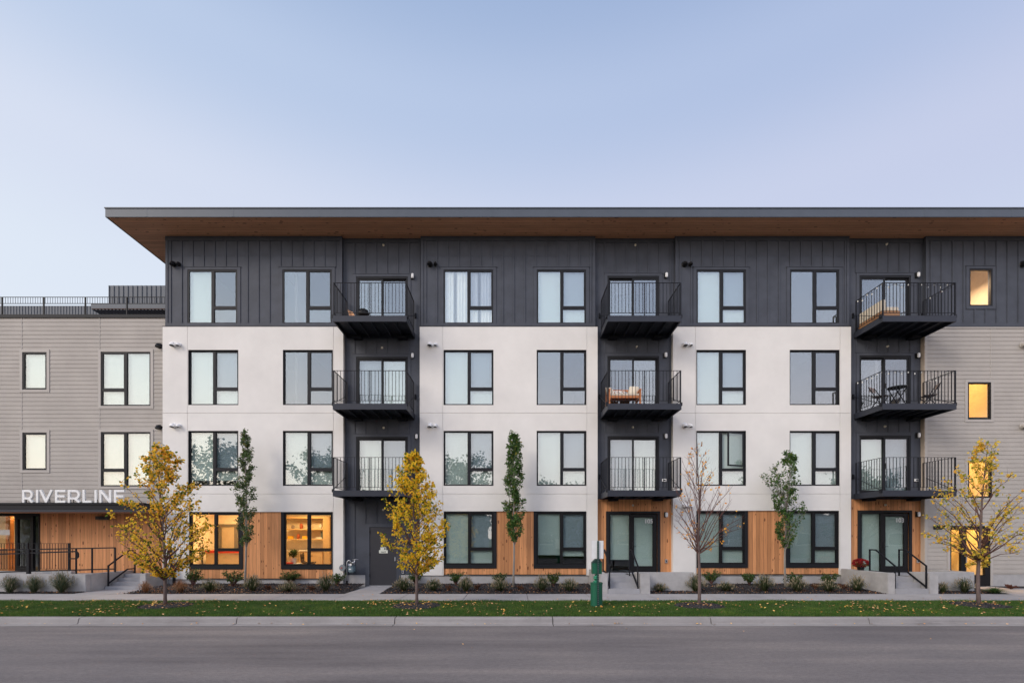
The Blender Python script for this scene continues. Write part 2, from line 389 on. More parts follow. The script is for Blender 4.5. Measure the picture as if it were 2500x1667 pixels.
# kerb with gutter pan: rounded profile extruded in lengths, an open joint every 3.6 m
prof = [(10.88, ZR+.004), (11.10, ZR+.012), (11.112, ZR+.03), (11.135, -.035), (11.15, -.012), (11.175, -.001), (YC1, .0), (YC1, -.3), (10.88, -.3)]
def kerb_run(name, flip=False):
    mb = MB(); x = -119.4; k = 0
    joints = [-9.98+3.64*i for i in range(-20, 22)]
    js = sorted([-60]+[j for j in joints if -60 < j < 60]+[60])
    for a, c in zip(js[:-1], js[1:]):
        a += .010; c -= .010
        pr = prof if not flip else [(6.4-y, z) for y, z in prof]
        for (y0, z0), (y1, z1) in zip(pr[:-1], pr[1:]): mb.quad((a, y0, z0), (c, y0, z0), (c, y1, z1), (a, y1, z1))
        mb.poly([(a, y, z) for y, z in pr]); mb.poly([(c, y, z) for y, z in pr][::-1])
    return struct(mb.build(name, M['kerb']))
kerb_run('kerb'); kerb_run('kerb', True)
sheet('far_verge', -120, 120, -40, -4.92, -.03, M['turf'])

# pavement slabs with real gaps between them
mb = MB(); js = [-7.24+1.93*i for i in range(-28, 32)]
for a, c in zip(js[:-1], js[1:]):
    mb.box(a+.006, c-.006, YS0, YS1, -.12, 0)
struct(mb.build('pavement', M['pavement'], bevel=.006))
mb = MB(); mb.box(-60, 60, YS0+.01, YS1-.01, -.2, -.014); struct(mb.build('pavement_base', M['mulch']))

W0, WD, WF, WR, WL = 18.10, 18.16, 18.15, 18.30, 18.36   # fronts: white stucco, dark siding, timber, recess, left wing
# verge strip (soil under the grass) with a soft crown
mb = MB(); nx = 120
for i in range(nx):
    a, c = -60+120*i/nx, -60+120*(i+1)/nx
    ys = [YC1, 11.9, 12.9, 13.7, YS0]; zs = [-.012, .01, .02, .01, -.012]
    for k in range(4): mb.quad((a, ys[k], zs[k]), (c, ys[k], zs[k]), (c, ys[k+1], zs[k+1]), (a, ys[k+1], zs[k+1]))
struct(mb.build('verge', M['turf']))
# planting beds
def bed_z(y): return -.01 + .12*max(0, min(1, (y-YS1)/2.3))
def bed(x0, x1, y1=18.14, poly=None):
    mb = MB(); n = max(2, int((x1-x0)/.18)); k = 14; rnd = random.Random(int(x0*10))
    h = {}
    for i in range(n+1):
        for j in range(k+1):
            y = YS1+.005+(y1-YS1-.005)*j/k; h[i, j] = (x0+(x1-x0)*i/n, y, bed_z(y)+(rnd.uniform(-.012, .018) if 0 < j < k else 0))
    for i in range(n):
        for j in range(k): mb.quad(h[i, j], h[i+1, j], h[i+1, j+1], h[i, j+1])
    return struct(mb.build('mulch_bed', M['mulch'], smooth=True))
mb = MB()
pa = [(-5.47, YS1), (-4.36, YS1), (-4.36, 18.34), (-5.47, 18.34)]
bed(-12.55, -5.47); bed(-4.36, 2.87, 18.32); bed(4.53, 12.28, 18.14); bed(13.95, 16.3); bed(-30, -14.38, 16.5)
mb = MB().box(-5.47, -4.36, YS1+.008, 18.32, -.1, .003); struct(mb.build('path', M['pavement']))
mb = MB(); z = .003
mb.poly([(-14.34, YS1+.008, z), (-12.6, YS1+.008, z), (-12.9, 17.05, z), (-14.34, 17.05, z)]); struct(mb.build('path', M['pavement']))
mb = MB().box(16.3, 40, YS1+.008, 18.14, -.1, .002); struct(mb.build('path', M['pavement']))
for px, d in ((405, 12.9), (1017, 12.9), (1707, 12.9), (2390, 13.0)):
    mb = MB(); c = (X(px, d), d); rnd = random.Random(px); ring = [(0, 0)]
    K = 28
    for rr, zz in ((.0, .075), (.3, .06), (.5, .045), (.62, .01)):
        ring.append((rr, zz))
    pts = []
    for rr, zz in ring[1:]:
        pts.append([(c[0]+rr*1.05*math.cos(2*math.pi*k/K)*rnd.uniform(.94, 1.06), c[1]+rr*math.sin(2*math.pi*k/K)*rnd.uniform(.94, 1.06), zz+.012+rnd.uniform(-.008, .008)) for k in range(K)])
    for a, c2 in zip(pts[:-1], pts[1:]):
        for k in range(K): mb.quad(a[k], a[(k+1)%K], c2[(k+1)%K], c2[k])
    struct(mb.build('mulch_ring', M['mulch']))

struct(MB().box(18.0, 33, 17.45, 18.13, -.1, .012).build('mulch_bed', M['mulch']))
# ------------------------------------------------------------------ the main apartment building
def panel(mb, x0, x1, z0, z1, y, back, holes=(), floors=(), ends=True):
    """front sheet at y with openings (x0,x1,z0,z1) reaching back, floors: shallow grooves (x0,x1,z0,z1,depth)"""
    hs = [(h[0], h[1], h[2], h[3], back) for h in holes] + [tuple(f) for f in floors]
    xs = sorted({x0, x1} | {max(x0, min(x1, v)) for h in hs for v in h[:2]}); zs = sorted({z0, z1} | {max(z0, min(z1, v)) for h in hs for v in h[2:4]})
    for a, c in zip(xs[:-1], xs[1:]):
        for p, q in zip(zs[:-1], zs[1:]):
            cx, cz = (a+c)/2, (p+q)/2
            if any(h[0] < cx < h[1] and h[2] < cz < h[3] for h in hs): continue
            mb.quad((a, y, p), (c, y, p), (c, y, q), (a, y, q))
    for k, (a, c, p, q, d) in enumerate(hs):
        yb = d if k < len(holes) else y+d
        mb.quad((a, y, p), (a, y, q), (a, yb, q), (a, yb, p)); mb.quad((c, y, p), (c, yb, p), (c, yb, q), (c, y, q))
        mb.quad((a, y, p), (a, yb, p), (c, yb, p), (c, y, p)); mb.quad((a, y, q), (c, y, q), (c, yb, q), (a, yb, q))
        if k >= len(holes): mb.quad((a, yb, p), (c, yb, p), (c, yb, q), (a, yb, q))
    if ends:
        mb.quad((x0, y, z0), (x0, y, z1), (x0, back, z1), (x0, back, z0)); mb.quad((x1, y, z0), (x1, back, z0), (x1, back, z1), (x1, y, z1))
        mb.quad((x0, y, z1), (x1, y, z1), (x1, back, z1), (x0, back, z1)); mb.quad((x0, y, z0), (x0, back, z0), (x1, back, z0), (x1, y, z0))
    return mb
def lap(mb, x0, x1, z0, z1, y, holes=(), pitch=.158, lip=.013):
    """horizontal lap siding: each course slopes out to a shadow lip at its bottom"""
    n = int(math.ceil((z1-z0)/pitch)); top = z1
    for i in range(n):
        a = top-(i+1)*pitch; c = top-i*pitch; lo = max(a, z0)
        cuts = sorted({lo, c} | {v for h in holes for v in (h[2], h[3]) if lo < v < c})
        for p, q in zip(cuts[:-1], cuts[1:]):
            yp = y-lip*(c-p)/pitch; yq = y-lip*(c-q)/pitch; m = (p+q)/2
            hx = sorted([(h[0], h[1]) for h in holes if h[2] < m < h[3]]); cur = x0; segs = []
            for s, e in hx:
                if s > cur: segs.append((cur, min(s, x1)))
                cur = max(cur, e)
            if cur < x1: segs.append((cur, x1))
            for s, e in segs:
                mb.quad((s, yp, p), (e, yp, p), (e, yq, q), (s, yq, q))
                if abs(p-a) < 1e-6: mb.quad((s, yp, p), (s, y+.002, p), (e, y+.002, p), (e, yp, p))
    return mb

bld = empty('apartment_building', (1, 24, 0), 'four storey apartment building with white stucco bays, dark top floor and broad timber lined eaves', 'building', worldspace=True)
def P(mb, name, mat, parent=None, **k): return mb.build(name, mat, parent or bld, **k)
ZT = Z(577.5, WD)                       # soffit height
ZW = Z(797.2, W0)                       # top of the stucco
rows = {4: (Z(791, WD), Z(659, WD)), 3: (Z(988.5, W0), Z(854, W0)), 2: (Z(1185.3, W0), Z(1051.3, W0))}
cols = [(459.3, 581.8), (690.6, 812.8), (1082.8, 1204.8), (1310.2, 1431.6), (1700, 1821.3), (1928, 2049.7)]
cols = [(X(a, W0), X(b, W0)) for a, b in cols]
bays = [(X(397, W0), X(838, W0), 0, Z(1413.3, W0), Z(1249, W0)), (X(1024.7, W0), X(1459, W0), 1, Z(1404, W0), Z(1247.5, W0)), (X(1643.2, W0), X(2077.7, W0), 2, Z(1403.5, W0), Z(1246, W0))]
woodx = [(X(461.3, W0), X(812.8, W0)), (X(1083, W0), X(1431.8, W0)), (X(1700, W0), X(2049, W0))]
for (bx0, bx1, k, zb, zg), (wx0, wx1) in zip(bays, woodx):
    cc = cols[2*k:2*k+2]; holes = [(a, c, *rows[r]) for a, c in cc for r in (2, 3)] + [(wx0, wx1, zb-.001, zg)]
    g = .014; jz = [Z(1008.6, W0), Z(1205.8, W0)]
    fl = []
    jx = ([cc[0][0]-.03] if k != 2 else [cc[0][0]-.035]) + [cc[1][1]+.02]
    fl += [(bx0+.0001, bx1-.0001, z, z+g, .018) for z in jz]
    zz = [zg] + sum([[z, z+g] for z in jz], []) + [ZW]
    for j in jx:
        s0 = zb+.001 if False else zg
        ch = [(zb+.002, jz[1]) if not (wx0 < j < wx1) else (zg+.01, jz[1])] + [(jz[1]+g, jz[0]), (jz[0]+g, ZW-.002)]
        fl += [(j-g/2, j+g/2, p, q, .018) for p, q in ch]
    mb = MB(); panel(mb, bx0, bx1, zb, ZW, W0, W0+.2, holes, fl)
    P(mb, 'wall', M['stucco'])
    # cap flashing between the stucco and the dark storey
    P(MB().box(bx0-.012, bx1+.012, W0-.012, W0+.1, ZW, ZW+.018), 'flashing', M['trim'])

# dark top storey, board and batten
dx = [(X(404.5, WD), X(835.5, WD)), (X(1027.5, WD), X(1452.8, WD)), (X(1648.5, WD), X(2072.5, WD)), (X(2259.5, WD), 34.0)]
colsD = [(X(458.5, WD), X(580, WD)), (X(690, WD), X(810.5, WD)), (X(1083, WD), X(1204, WD)), (X(1310.5, WD), X(1430.5, WD)), (X(1700, WD), X(1820.5, WD)), (X(1928, WD), X(2048, WD))]
litD = (X(2365.5, WD), X(2422, WD), Z(747.6, WD), Z(656.5, WD))
TR = .115; XX = (19.6, 24.2, 29.4)
def battens(mb, x0, x1, z0, z1, y, holes, start, pitch=.4125, w=.05, d=.026):
    x = start
    while x < x1-.03:
        if x > x0+.03:
            segs = [(z0, z1)]
            for h in holes:
                if h[0]-w/2 < x < h[1]+w/2:
                    ns = []
                    for p, q in segs:
                        if h[2] > p: ns.append((p, min(q, h[2])))
                        if h[3] < q: ns.append((max(p, h[3]), q))
                    segs = [(p, q) for p, q in ns if q-p > .03]
            for p, q in segs: mb.box(x-w/2, x+w/2, y-d, y+.002, p, q)
        x += pitch
for k, (a, c) in enumerate(dx):
    wins = [(x0, x1, *rows[4]) for x0, x1 in colsD[2*k:2*k+2]] if k < 3 else [litD]+[(x, x+1.8, *rows[4]) for x in XX]
    z0 = ZW+.018
    mb = MB(); seam = Z(626, WD)
    panel(mb, a, c, z0, ZT+.05, WD, WD+.16, wins, [(a+.001, c-.001, seam, seam+.006, .008)])
    tr = [(h[0]-TR, h[1]+TR, h[2]-(TR if k == 3 and h == litD else .0), h[3]+TR*.8) for h in wins]
    battens(mb, a, c, z0+.13, ZT-.001, WD, tr, a+.19)
    mb.box(a, a+.09, WD-.022, WD+.01, z0+.13, ZT-.001); mb.box(c-.09, c, WD-.022, WD+.01, z0+.13, ZT-.001)
    mb.box(a-.003, c+.003, WD-.026, WD+.012, z0, z0+.128)                       # bottom band
    mb.box(a-.004, c+.004, WD-.030, WD+.014, ZT-.16, ZT-.002)                   # frieze under the soffit
    for h, q in zip(wins, tr):
        mb.box(q[0], h[0]-.001, WD-.024, WD+.005, q[2]+.0, q[3]); mb.box(h[1]+.001, q[1], WD-.024, WD+.005, q[2], q[3])
        mb.box(h[0]-.001, h[1]+.001, WD-.0245, WD+.006, h[3]+.001, q[3]-.002)
        mb.box(q[0]-.03, q[1]+.03, WD-.04, WD+.008, q[3], q[3]+.018)
        if k == 3 and h == litD: mb.box(h[0]-.001, h[1]+.001, WD-.0245, WD+.006, q[2]+.002, h[2]-.001)
    P(mb, 'upper_wall', M['dark'])

# recessed balcony bays
rx_ = [(X(834, W0)+.001, X(1028, W0)), (X(1452.5, W0), X(1649, W0)), (X(2072, W0), X(2260, W0))]
doorx = [[(869.8, 996)]*3, [(1482.8, 1609)]*3, [(2097.3, 2222.7)]*3]
dtop = [[675.8, 871.5, 1066], [674.4, 869.5, 1064.5], [673.2, 868.2, 1062.7]]
YBF = 16.85                                  # front face of the balconies
deckz = [Z(771, YBF)-.0, Z(984.6, YBF), Z(1197, YBF)]
ZG = [Z(1403, WR), Z(1218, WR), Z(1218, WR)]  # bottom of the dark cladding
for k, (a, c) in enumerate(rx_):
    a, c = a-.1, c+.1
    hs = [(X(doorx[k][i][0], WR), X(doorx[k][i][1], WR), deckz[i]+.01, Z(dtop[k][i], WR)) for i in range(3)]
    serv = (X(899, WR), X(972, WR), -.1, Z(1283, WR))
    if k == 0: hs.append(serv)
    mb = MB(); panel(mb, a, c, ZG[k], ZT+.05, WR, WR+.14, hs)
    trs = []
    for h in hs:
        q = (h[0]-.11, h[1]+.11, h[2], h[3]+.1); trs.append(q)
        mb.box(q[0], h[0]-.001, WR-.024, WR+.004, q[2], q[3]); mb.box(h[1]+.001, q[1], WR-.024, WR+.004, q[2], q[3])
        mb.box(h[0]-.001, h[1]+.001, WR-.0245, WR+.005, h[3]+.001, q[3]-.002); mb.box(q[0]-.02, q[1]+.02, WR-.038, WR+.006, q[3], q[3]+.016)
    battens(mb, a+.1, c-.1, ZG[k]+.01, ZT-.15, WR, trs, a+.12+.39)
    mb.box(a+.1, a+.19, WR-.022, WR+.01, ZG[k]+.01, ZT-.15)
    mb.box(a, c, WR-.03, WR+.012, ZT-.15, ZT-.002)
    P(mb, 'recess_wall', M['dark'])
    # side returns of the bay
    if k == 2: P(MB().box(X(2259, W0)-.008, X(2259, W0)+.006, WD-.043, WR+.01, Z(1401, W0), ZW-.003), 'recess_return', M['tan'])

# roof
roofx0, roofx1, roofy0 = X(259.5, 17.05), 36.0, 17.05
ZS = ZT
rf = P(MB().box(roofx0+.02, roofx1, roofy0+.02, 31, ZS+.004, ZS+.26), 'roof', M['roof'])
mb = MB(); mb.quad((roofx0, roofy0, ZS-.001), (roofx1, roofy0, ZS-.001), (roofx1, WR+.1, ZS-.001), (roofx0, WR+.1, ZS-.001))
mb.quad((roofx0, WR+.1, ZS-.001), (dx[0][0]+.05, WR+.1, ZS-.001), (dx[0][0]+.05, 31, ZS-.001), (roofx0, 31, ZS-.001))
P(mb, 'soffit', M['soffit'], rf)
fh = 20.5*17.05/F
mb = MB(); mb.box(roofx0-.02, roofx1, roofy0-.02, roofy0+.018, ZS-.012, ZS-.012+fh); mb.box(roofx0-.022, roofx0+.016, roofy0+.018, 31, ZS-.012, ZS-.012+fh)
mb.box(roofx0-.045, roofx1, roofy0-.045, roofy0+.03, ZS-.012+fh, ZS+.02+fh); mb.box(roofx0-.045, roofx0+.03, roofy0+.03, 31, ZS-.012+fh, ZS+.018+fh)
x = roofx0+1.4
while x < roofx1: mb.box(x, x+.05, roofy0-.0235, roofy0-.019, ZS-.010, ZS-.014+fh); x += 3.05
P(mb, 'fascia', M['fascia'], rf)

# shell: ends, back, slabs
for z in (Z(1413, WD)+.08, 3.35, 6.40, 9.45):
    P(MB().box(dx[0][0]+.2, 33.9, WR+.16, 30, z-.22, z), 'floor_slab', M['interior'])
mb = MB(); e0 = dx[0][0]
mb.box(e0, e0+.14, WD+.162, 30, ZW, ZT+.04); P(mb, 'end_wall', M['dark'])
mb = MB(); mb.box(bays[0][0]+.002, bays[0][0]+.16, W0+.202, 30, -.1, ZW-.004); P(mb, 'end_wall', M['stucco'])
P(MB().box(33.86, 34.0, WD+.162, 30, -.1, ZT+.04), 'end_wall', M['taupe'])
P(MB().box(e0, 34, 30.001, 30.15, -.1, ZT+.04), 'rear_wall', M['taupe'])
mb = MB(); mb.box(e0+.2, 33.85, 22.5, 22.6, -.1, ZT); 
for x in (-9.9, -8.3, -4.9, 2.9, 6.3, 12.4, 13.9): mb.box(x, x+.1, WR+.17, 22.49, 3.351, ZT-.01)
P(mb, 'partition', M['interior'])

# timber panels at ground floor
gzb = [Z(1411.5, W0), Z(1401.8, W0), Z(1400.8, W0)]
colsG = [[(461.3, 591.8, 1249, 1389), (685, 812.6, 1249, 1389)], [(1083, 1212.2, 1247.5, 1386.8), (1302.9, 1431.6, 1247.5, 1386.8)], [(1700, 1827, 1246, 1385.5), (1920.4, 2048.8, 1245.4, 1385.5)]]
gwin = []
for k in range(3):
    ws = [(X(a, W0), X(c, W0), Z(q, W0), Z(p, W0)) for a, c, p, q in colsG[k]]
    gwin.append(ws); mb = MB(); zt = bays[k][4]
    panel(mb, woodx[k][0]-.02, woodx[k][1]+.02, gzb[k], zt+.02, WF, WF+.14, ws, ends=False); P(mb, 'timber_panel', M['wood'])
    P(MB().box(woodx[k][0]+.001, woodx[k][1]-.001, WF-.03, WF+.1, gzb[k]-.03, gzb[k]-.001), 'flashing', M['trim'])
# concrete plinth
mb = MB(); mb.box(bays[0][0]+.03, bays[0][1]-.03, W0+.045, W0+.2, -.2, gzb[0]-.031)
for k in (1, 2): mb.box(bays[k][0]+.03, bays[k][1]-.03, W0+.045, W0+.2, -.2, gzb[k]-.031)
mb.box(bays[0][1]-.02, X(895, WR), WR-.02, WR+.1, -.2, ZG[0]); mb.box(X(974, WR), bays[1][0]+.02, WR-.02, WR+.1, -.2, ZG[0])
P(mb, 'plinth', M['concrete'])

# windows --------------------------------------------------------
def window(par, x0, x1, z0, z1, y, kind='tall_left', blind=(1, 1), fm='frame', fw=.052, glass='glass', trim=0, screen=True, bm='blind', open_sash=False, top=1.0):
    """frame (with mullions) > panes, blinds. blind=(left, right) = how far down each goes, 0..1"""
    w, h = x1-x0, z1-z0; f = M[fm]; mb = MB(); yf, yb = y, y+.07
    o0, o1, p0, p1 = x0, x1, z0, z1
    mb.box(o0, o0+fw, yf, yb, p0, p1); mb.box(o1-fw, o1, yf, yb, p0, p1)
    mb.box(o0+fw, o1-fw, yf+.0008, yb, p1-fw, p1); mb.box(o0+fw, o1-fw, yf+.0008, yb, p0, p0+fw)
    panes = []
    if kind == 'single': panes = [(o0+fw, o1-fw, p0+fw, p1-fw, 0)]
    else:
        mw = .105; m0 = o0+w*.478 if kind == 'tall_left' else o1-w*.478-mw
        mb.box(m0, m0+mw, yf-.006, yb, p0+fw+.0005, p1-fw-.0005)
        zt = p0+h*.295; ht = .1
        a, c = ((m0+mw, o1-fw) if kind == 'tall_left' else (o0+fw, m0))
        mb.box(a, c, yf-.003, yb, zt-ht/2, zt+ht/2)
        tl = (o0+fw, m0) if kind == 'tall_left' else (m0+mw, o1-fw)
        if not open_sash: sash(mb, a, c, zt+ht/2, p1-fw, yf+.006, .022)
        panes = [(tl[0], tl[1], p0+fw, p1-fw, 0), (a, c, zt+ht/2, p1-fw, 1), (a, c, p0+fw, zt-ht/2, 2)]
    wo = mb.build('window', f, par)
    for a, c, p, q, i in panes:
        if i == 1 and open_sash: continue
        g = M['screen'] if (i == 1 and screen) else M[glass]
        pm = MB(); pm.box(a-.004, c+.004, y+.030, y+.036, p-.004, q+.004); pm.build('pane', g, wo)
    bl, br = blind
    if kind == 'single':
        spans = [(o0+fw*.5, o1-fw*.5, bl)]
    elif kind == 'tall_left': spans = [(o0+fw*.5, m0+mw*.45, bl), (m0+mw*.5, o1-fw*.5, br)]
    else: spans = [(o0+fw*.5, m0+mw*.45, bl), (m0+mw*.5, o1-fw*.5, br)]
    for a, c, fr in spans:
        if fr > 0:
            zb = p1-(p1-p0)*fr+.012
            bb = MB()
            if bm == 'curtain':
                n = 26
                for i in range(n):
                    u0, u1 = a+(c-a)*i/n, a+(c-a)*(i+1)/n; d0, d1 = .1+.02*math.sin(i*1.9), .1+.02*math.sin((i+1)*1.9)
                    if .36 < i/n < .5: continue
                    bb.quad((u0, y+d0, zb), (u1, y+d1, zb), (u1, y+d1, p1-.02), (u0, y+d0, p1-.02))
            else:
                bb.box(a, c, y+.100, y+.103, zb, p1-.02); bb.box(a, c, y+.096, y+.108, zb-.012, zb+.008)
            bb.build('curtain' if bm == 'curtain' else 'blind', M[bm], wo)
    return wo
def sash(mb, a, c, p, q, y, w):
    mb.box(a, a+w, y, y+.04, p, q); mb.box(c-w, c, y, y+.04, p, q); mb.box(a+w, c-w, y+.0007, y+.04, q-w, q); mb.box(a+w, c-w, y+.0007, y+.04, p, p+w)
def rev(par, x0, x1, z0, z1, y0, y1, mat='frame'):
    """dark liner of the reveal round a window set back in the wall"""
    t = .012; mb = MB(); mb.box(x0, x0+t, y0, y1, z0, z1); mb.box(x1-t, x1, y0, y1, z0, z1); mb.box(x0+t, x1-t, y0, y1, z1-t, z1); mb.box(x0+t, x1-t, y0, y1, z0, z0+t)
    return mb.build('reveal', M[mat], par)
state = {(4, 0): dict(blind=(1, 0), screen=True), (4, 1): dict(blind=(0, 0)), (4, 2): dict(blind=(1, 1), bm='curtain'), (4, 3): dict(blind=(1, 1)), (4, 4): dict(blind=(1, 1)), (4, 5): dict(blind=(0, 0)),
         (3, 0): dict(blind=(1, 1)), (3, 1): dict(blind=(0, 0)), (3, 2): dict(blind=(1, 1)), (3, 3): dict(blind=(0, 0)), (3, 4): dict(blind=(1, 1)), (3, 5): dict(blind=(0, 0)),
         (2, 0): dict(blind=(.9, .9)), (2, 1): dict(blind=(1, 1)), (2, 2): dict(blind=(1, 1)), (2, 3): dict(blind=(1, 1)), (2, 4): dict(blind=(.97, .97), open_sash=True), (2, 5): dict(blind=(1, 1))}
for (r, c), kw in state.items():
    xx = colsD[c] if r == 4 else cols[c]
    yy = WD-.012 if r == 4 else W0+.055
    o = window(bld, xx[0]+.002, xx[1]-.002, rows[r][0]+.002, rows[r][1]-.002, yy, **kw)
    if r != 4: rev(o, xx[0]+.0015, xx[1]-.0015, rows[r][0]+.0015, rows[r][1]-.0015, W0+.004, yy-.0005)
    if kw.get('open_sash'):        # the casement that stands ajar, hinged on its right
        mb = MB(); sw = .735; sh = (rows[r][1]-rows[r][0])*.62
        a0 = 0; mb.box(-sw, -sw+.055, 0, .04, 0, sh); mb.box(-.055, 0, 0, .04, 0, sh); mb.box(-sw+.055, -.055, .0007, .04, sh-.055, sh); mb.box(-sw+.055, -.055, .0007, .04, 0, .055)
        so = mb.build('casement', M['frame'], o); so.location = (xx[1]-.05, yy-.02, rows[r][1]-.06-sh); so.rotation_euler.z = R(17)
        sp = MB().box(-sw+.05, -.05, .016, .022, .05, sh-.05).build('pane', M['glass_low']); sp.parent = o; sp.location = so.location; sp.rotation_euler = so.rotation_euler
        so.matrix_parent_inverse.identity(); 
gst = [dict(blind=(0, 0), glass='glass_lit', screen=False), dict(blind=(0, 0), glass='glass_lit', screen=False), dict(blind=(1, 1), glass='glass_low'), dict(blind=(.82, .84), glass='glass_low'), dict(blind=(1, 1), glass='glass_low'), dict(blind=(1, 1), glass='glass_low')]
for k in range(3):
    for j, (a, c, p, q) in enumerate(gwin[k]):
        # flat black surround, then the window
        s = .115; mb = MB()
        inner = (a+.03, c-s, p+.14, q-.045) if j == 0 else (a+s, c-.03, p+.14, q-.045)
        mb.box(a+.001, inner[0], WF-.028, WF+.09, p, q-.002); mb.box(inner[1], c-.001, WF-.028, WF+.09, p, q-.002)
        mb.box(inner[0], inner[1], WF-.0285, WF+.09, p, inner[2]); mb.box(inner[0], inner[1], WF-.0285, WF+.09, inner[3], q-.002)
        o = window(bld, *inner, WF+.005, fm='frame_black', **gst[2*k+j]); mb.build('surround', M['trim'], o)
o = window(bld, litD[0], litD[1], litD[2], litD[3], WD-.01, kind='single', blind=(0, 0), glass='glass_lit')

# sliding doors on the balconies ----------------------------------
def slider(x0, x1, z0, z1, y, left_front=True, mats=('screen', 'glass'), blinds=(1, 1), screen_pos=None):
    mb = MB(); fw = .055; mb.box(x0, x0+fw, y, y+.12, z0, z1); mb.box(x1-fw, x1, y, y+.12, z0, z1); mb.box(x0+fw, x1-fw, y+.001, y+.12, z1-.07, z1); mb.box(x0+fw, x1-fw, y+.001, y+.12, z0, z0+.05)
    mid = (x0+x1)/2; o = mb.build('sliding_door', M['frame'], bld)
    for i, (a, c) in enumerate(((x0+fw, mid+.03), (mid-.03, x1-fw))):
        yy = y+.02 if (i == 0) == left_front else y+.07; lm = MB(); lw = .065
        q, p = z1-.07, z0+.05
        lm.box(a, a+lw, yy, yy+.035, p, q); lm.box(c-lw, c, yy, yy+.035, p, q); lm.box(a+lw, c-lw, yy+.0007, yy+.035, q-lw, q); lm.box(a+lw, c-lw, yy+.0007, yy+.035, p, p+.09)
        lm.build('door_leaf', M['frame'], o); MB().box(a+lw-.004, c-lw+.004, yy+.014, yy+.02, p+.08, q-lw+.004).build('pane', M[mats[i]], o)
        if blinds[i]: MB().box(a+.02, c-.02, y+.15, y+.153, z0+.08, z1-.06).build('blind', M['blind'], o)
    MB().box(mid+.0, mid+.02, y-.02, y+.02, z0+.95, z0+1.15).build('handle', M['black'], o)
    return o
sl_ = {(0, 0): (True, ('glass', 'screen'), (0, 0)), (0, 1): (True, ('screen', 'glass'), (1, 1)), (0, 2): (True, ('glass', 'screen'), (1, 1)),
       (1, 0): (False, ('glass', 'screen'), (0, 0)), (1, 1): (True, ('screen', 'glass'), (0, 0)), (1, 2): (True, ('screen', 'glass'), (1, 1)),
       (2, 0): (True, ('screen', 'glass'), (0, 0)), (2, 1): (False, ('glass', 'screen'), (0, 0)), (2, 2): (False, ('glass', 'screen'), (1, 1))}
for (k, i), (lf, mm, bb) in sl_.items():
    slider(X(doorx[k][i][0], WR)+.002, X(doorx[k][i][1], WR)-.002, deckz[i]+.012, Z(dtop[k][i], WR)-.002, WR-.01, lf, mm, bb)

# timber entrance bays with glazed doors 105 and 103
ent = [(1, X(1452.5, W0), X(1649, W0), (1479.5, 1611.4, 1247.5), '105'), (2, X(2072, W0), X(2256, W0), (2093.5, 2225.4, 1245.3), '103')]
LZ = .495
for k, a, c, (d0, d1, dt), num in ent:
    h = (X(d0, WR)+.1, X(d1, WR)-.1, LZ+.001, Z(dt, WR)-.08)
    q = (X(d0, WR), X(d1, WR), LZ+.001, Z(dt, WR))
    mb = MB(); panel(mb, a-.08, c+.08, LZ-.02, ZG[k]-.001, WR, WR+.14, [h], ends=False); P(mb, 'timber_panel', M['wood'])
    mb = MB(); mb.box(q[0], h[0], WR-.03, WR+.02, q[2], q[3]); mb.box(h[1], q[1], WR-.03, WR+.02, q[2], q[3]); mb.box(h[0], h[1], WR-.0305, WR+.02, h[3], q[3])
    w = h[1]-h[0]
    fo = mb.build('entrance_door', M['trim'], bld)
    mb = MB(); sx = h[0]+w*.46; y = WR
    # sidelight
    l0, l1 = h[0]+w*.035, h[0]+w*.425
    mb.box(h[0], l0, y, y+.09, h[2], h[3]); mb.box(l1, sx, y, y+.09, h[2], h[3]); mb.box(l0, l1, y+.001, y+.09, h[3]-.05, h[3]); mb.box(l0, l1, y+.001, y+.09, h[2], h[2]+.06)
    mb.build('sidelight', M['frame_black'], fo)
    MB().box(l0-.003, l1+.003, y+.04, y+.046, h[2]+.05, h[3]-.045).build('pane', M['glass_low'], fo)
    fr = .78 if k == 1 else .97
    MB().box(l0-.01, l1+.01, y+.11, y+.113, h[3]-(h[3]-h[2])*fr, h[3]-.01).build('blind', M['blind'], fo)
    mb = MB(); g0, g1, gz0, gz1 = h[0]+w*.525, h[0]+w*.905, h[2]+.26, h[3]-.15
    mb.box(sx+.008, g0, y+.012, y+.06, h[2]+.01, h[3]-.03); mb.box(g1, h[1]-.02, y+.012, y+.06, h[2]+.01, h[3]-.03)
    mb.box(g0, g1, y+.013, y+.06, gz1, h[3]-.03); mb.box(g0, g1, y+.013, y+.06, h[2]+.01, gz0)
    lf = mb.build('door_leaf', M['frame_black'], fo)
    MB().box(g0-.003, g1+.003, y+.03, y+.036, gz0-.003, gz1+.003).build('pane', M['glass_low'], fo)
    MB().box(g0-.01, g1+.01, y+.09, y+.093, gz0-.02, gz1+.01).build('blind', M['blind'], fo)
    mb = MB(); mb.box(sx+.04, sx+.075, y-.012, y+.012, h[2]+.92, h[2]+1.16); mb.tube([(sx+.057, y-.0, h[2]+1.0), (sx+.057, y-.05, h[2]+1.0), (sx+.17, y-.055, h[2]+1.0)], .011, 6); mb.build('handle', M['black'], fo)
    MB().box(h[0]-.05, h[1]+.05, WR-.05, WR+.05, LZ-.02, LZ+.02).build('threshold', M['alu'], fo)
    text_mesh(num, .225, .002, M['white_paint'], (g1-.145, y+.026, gz1-.22), fo, 'door_number')
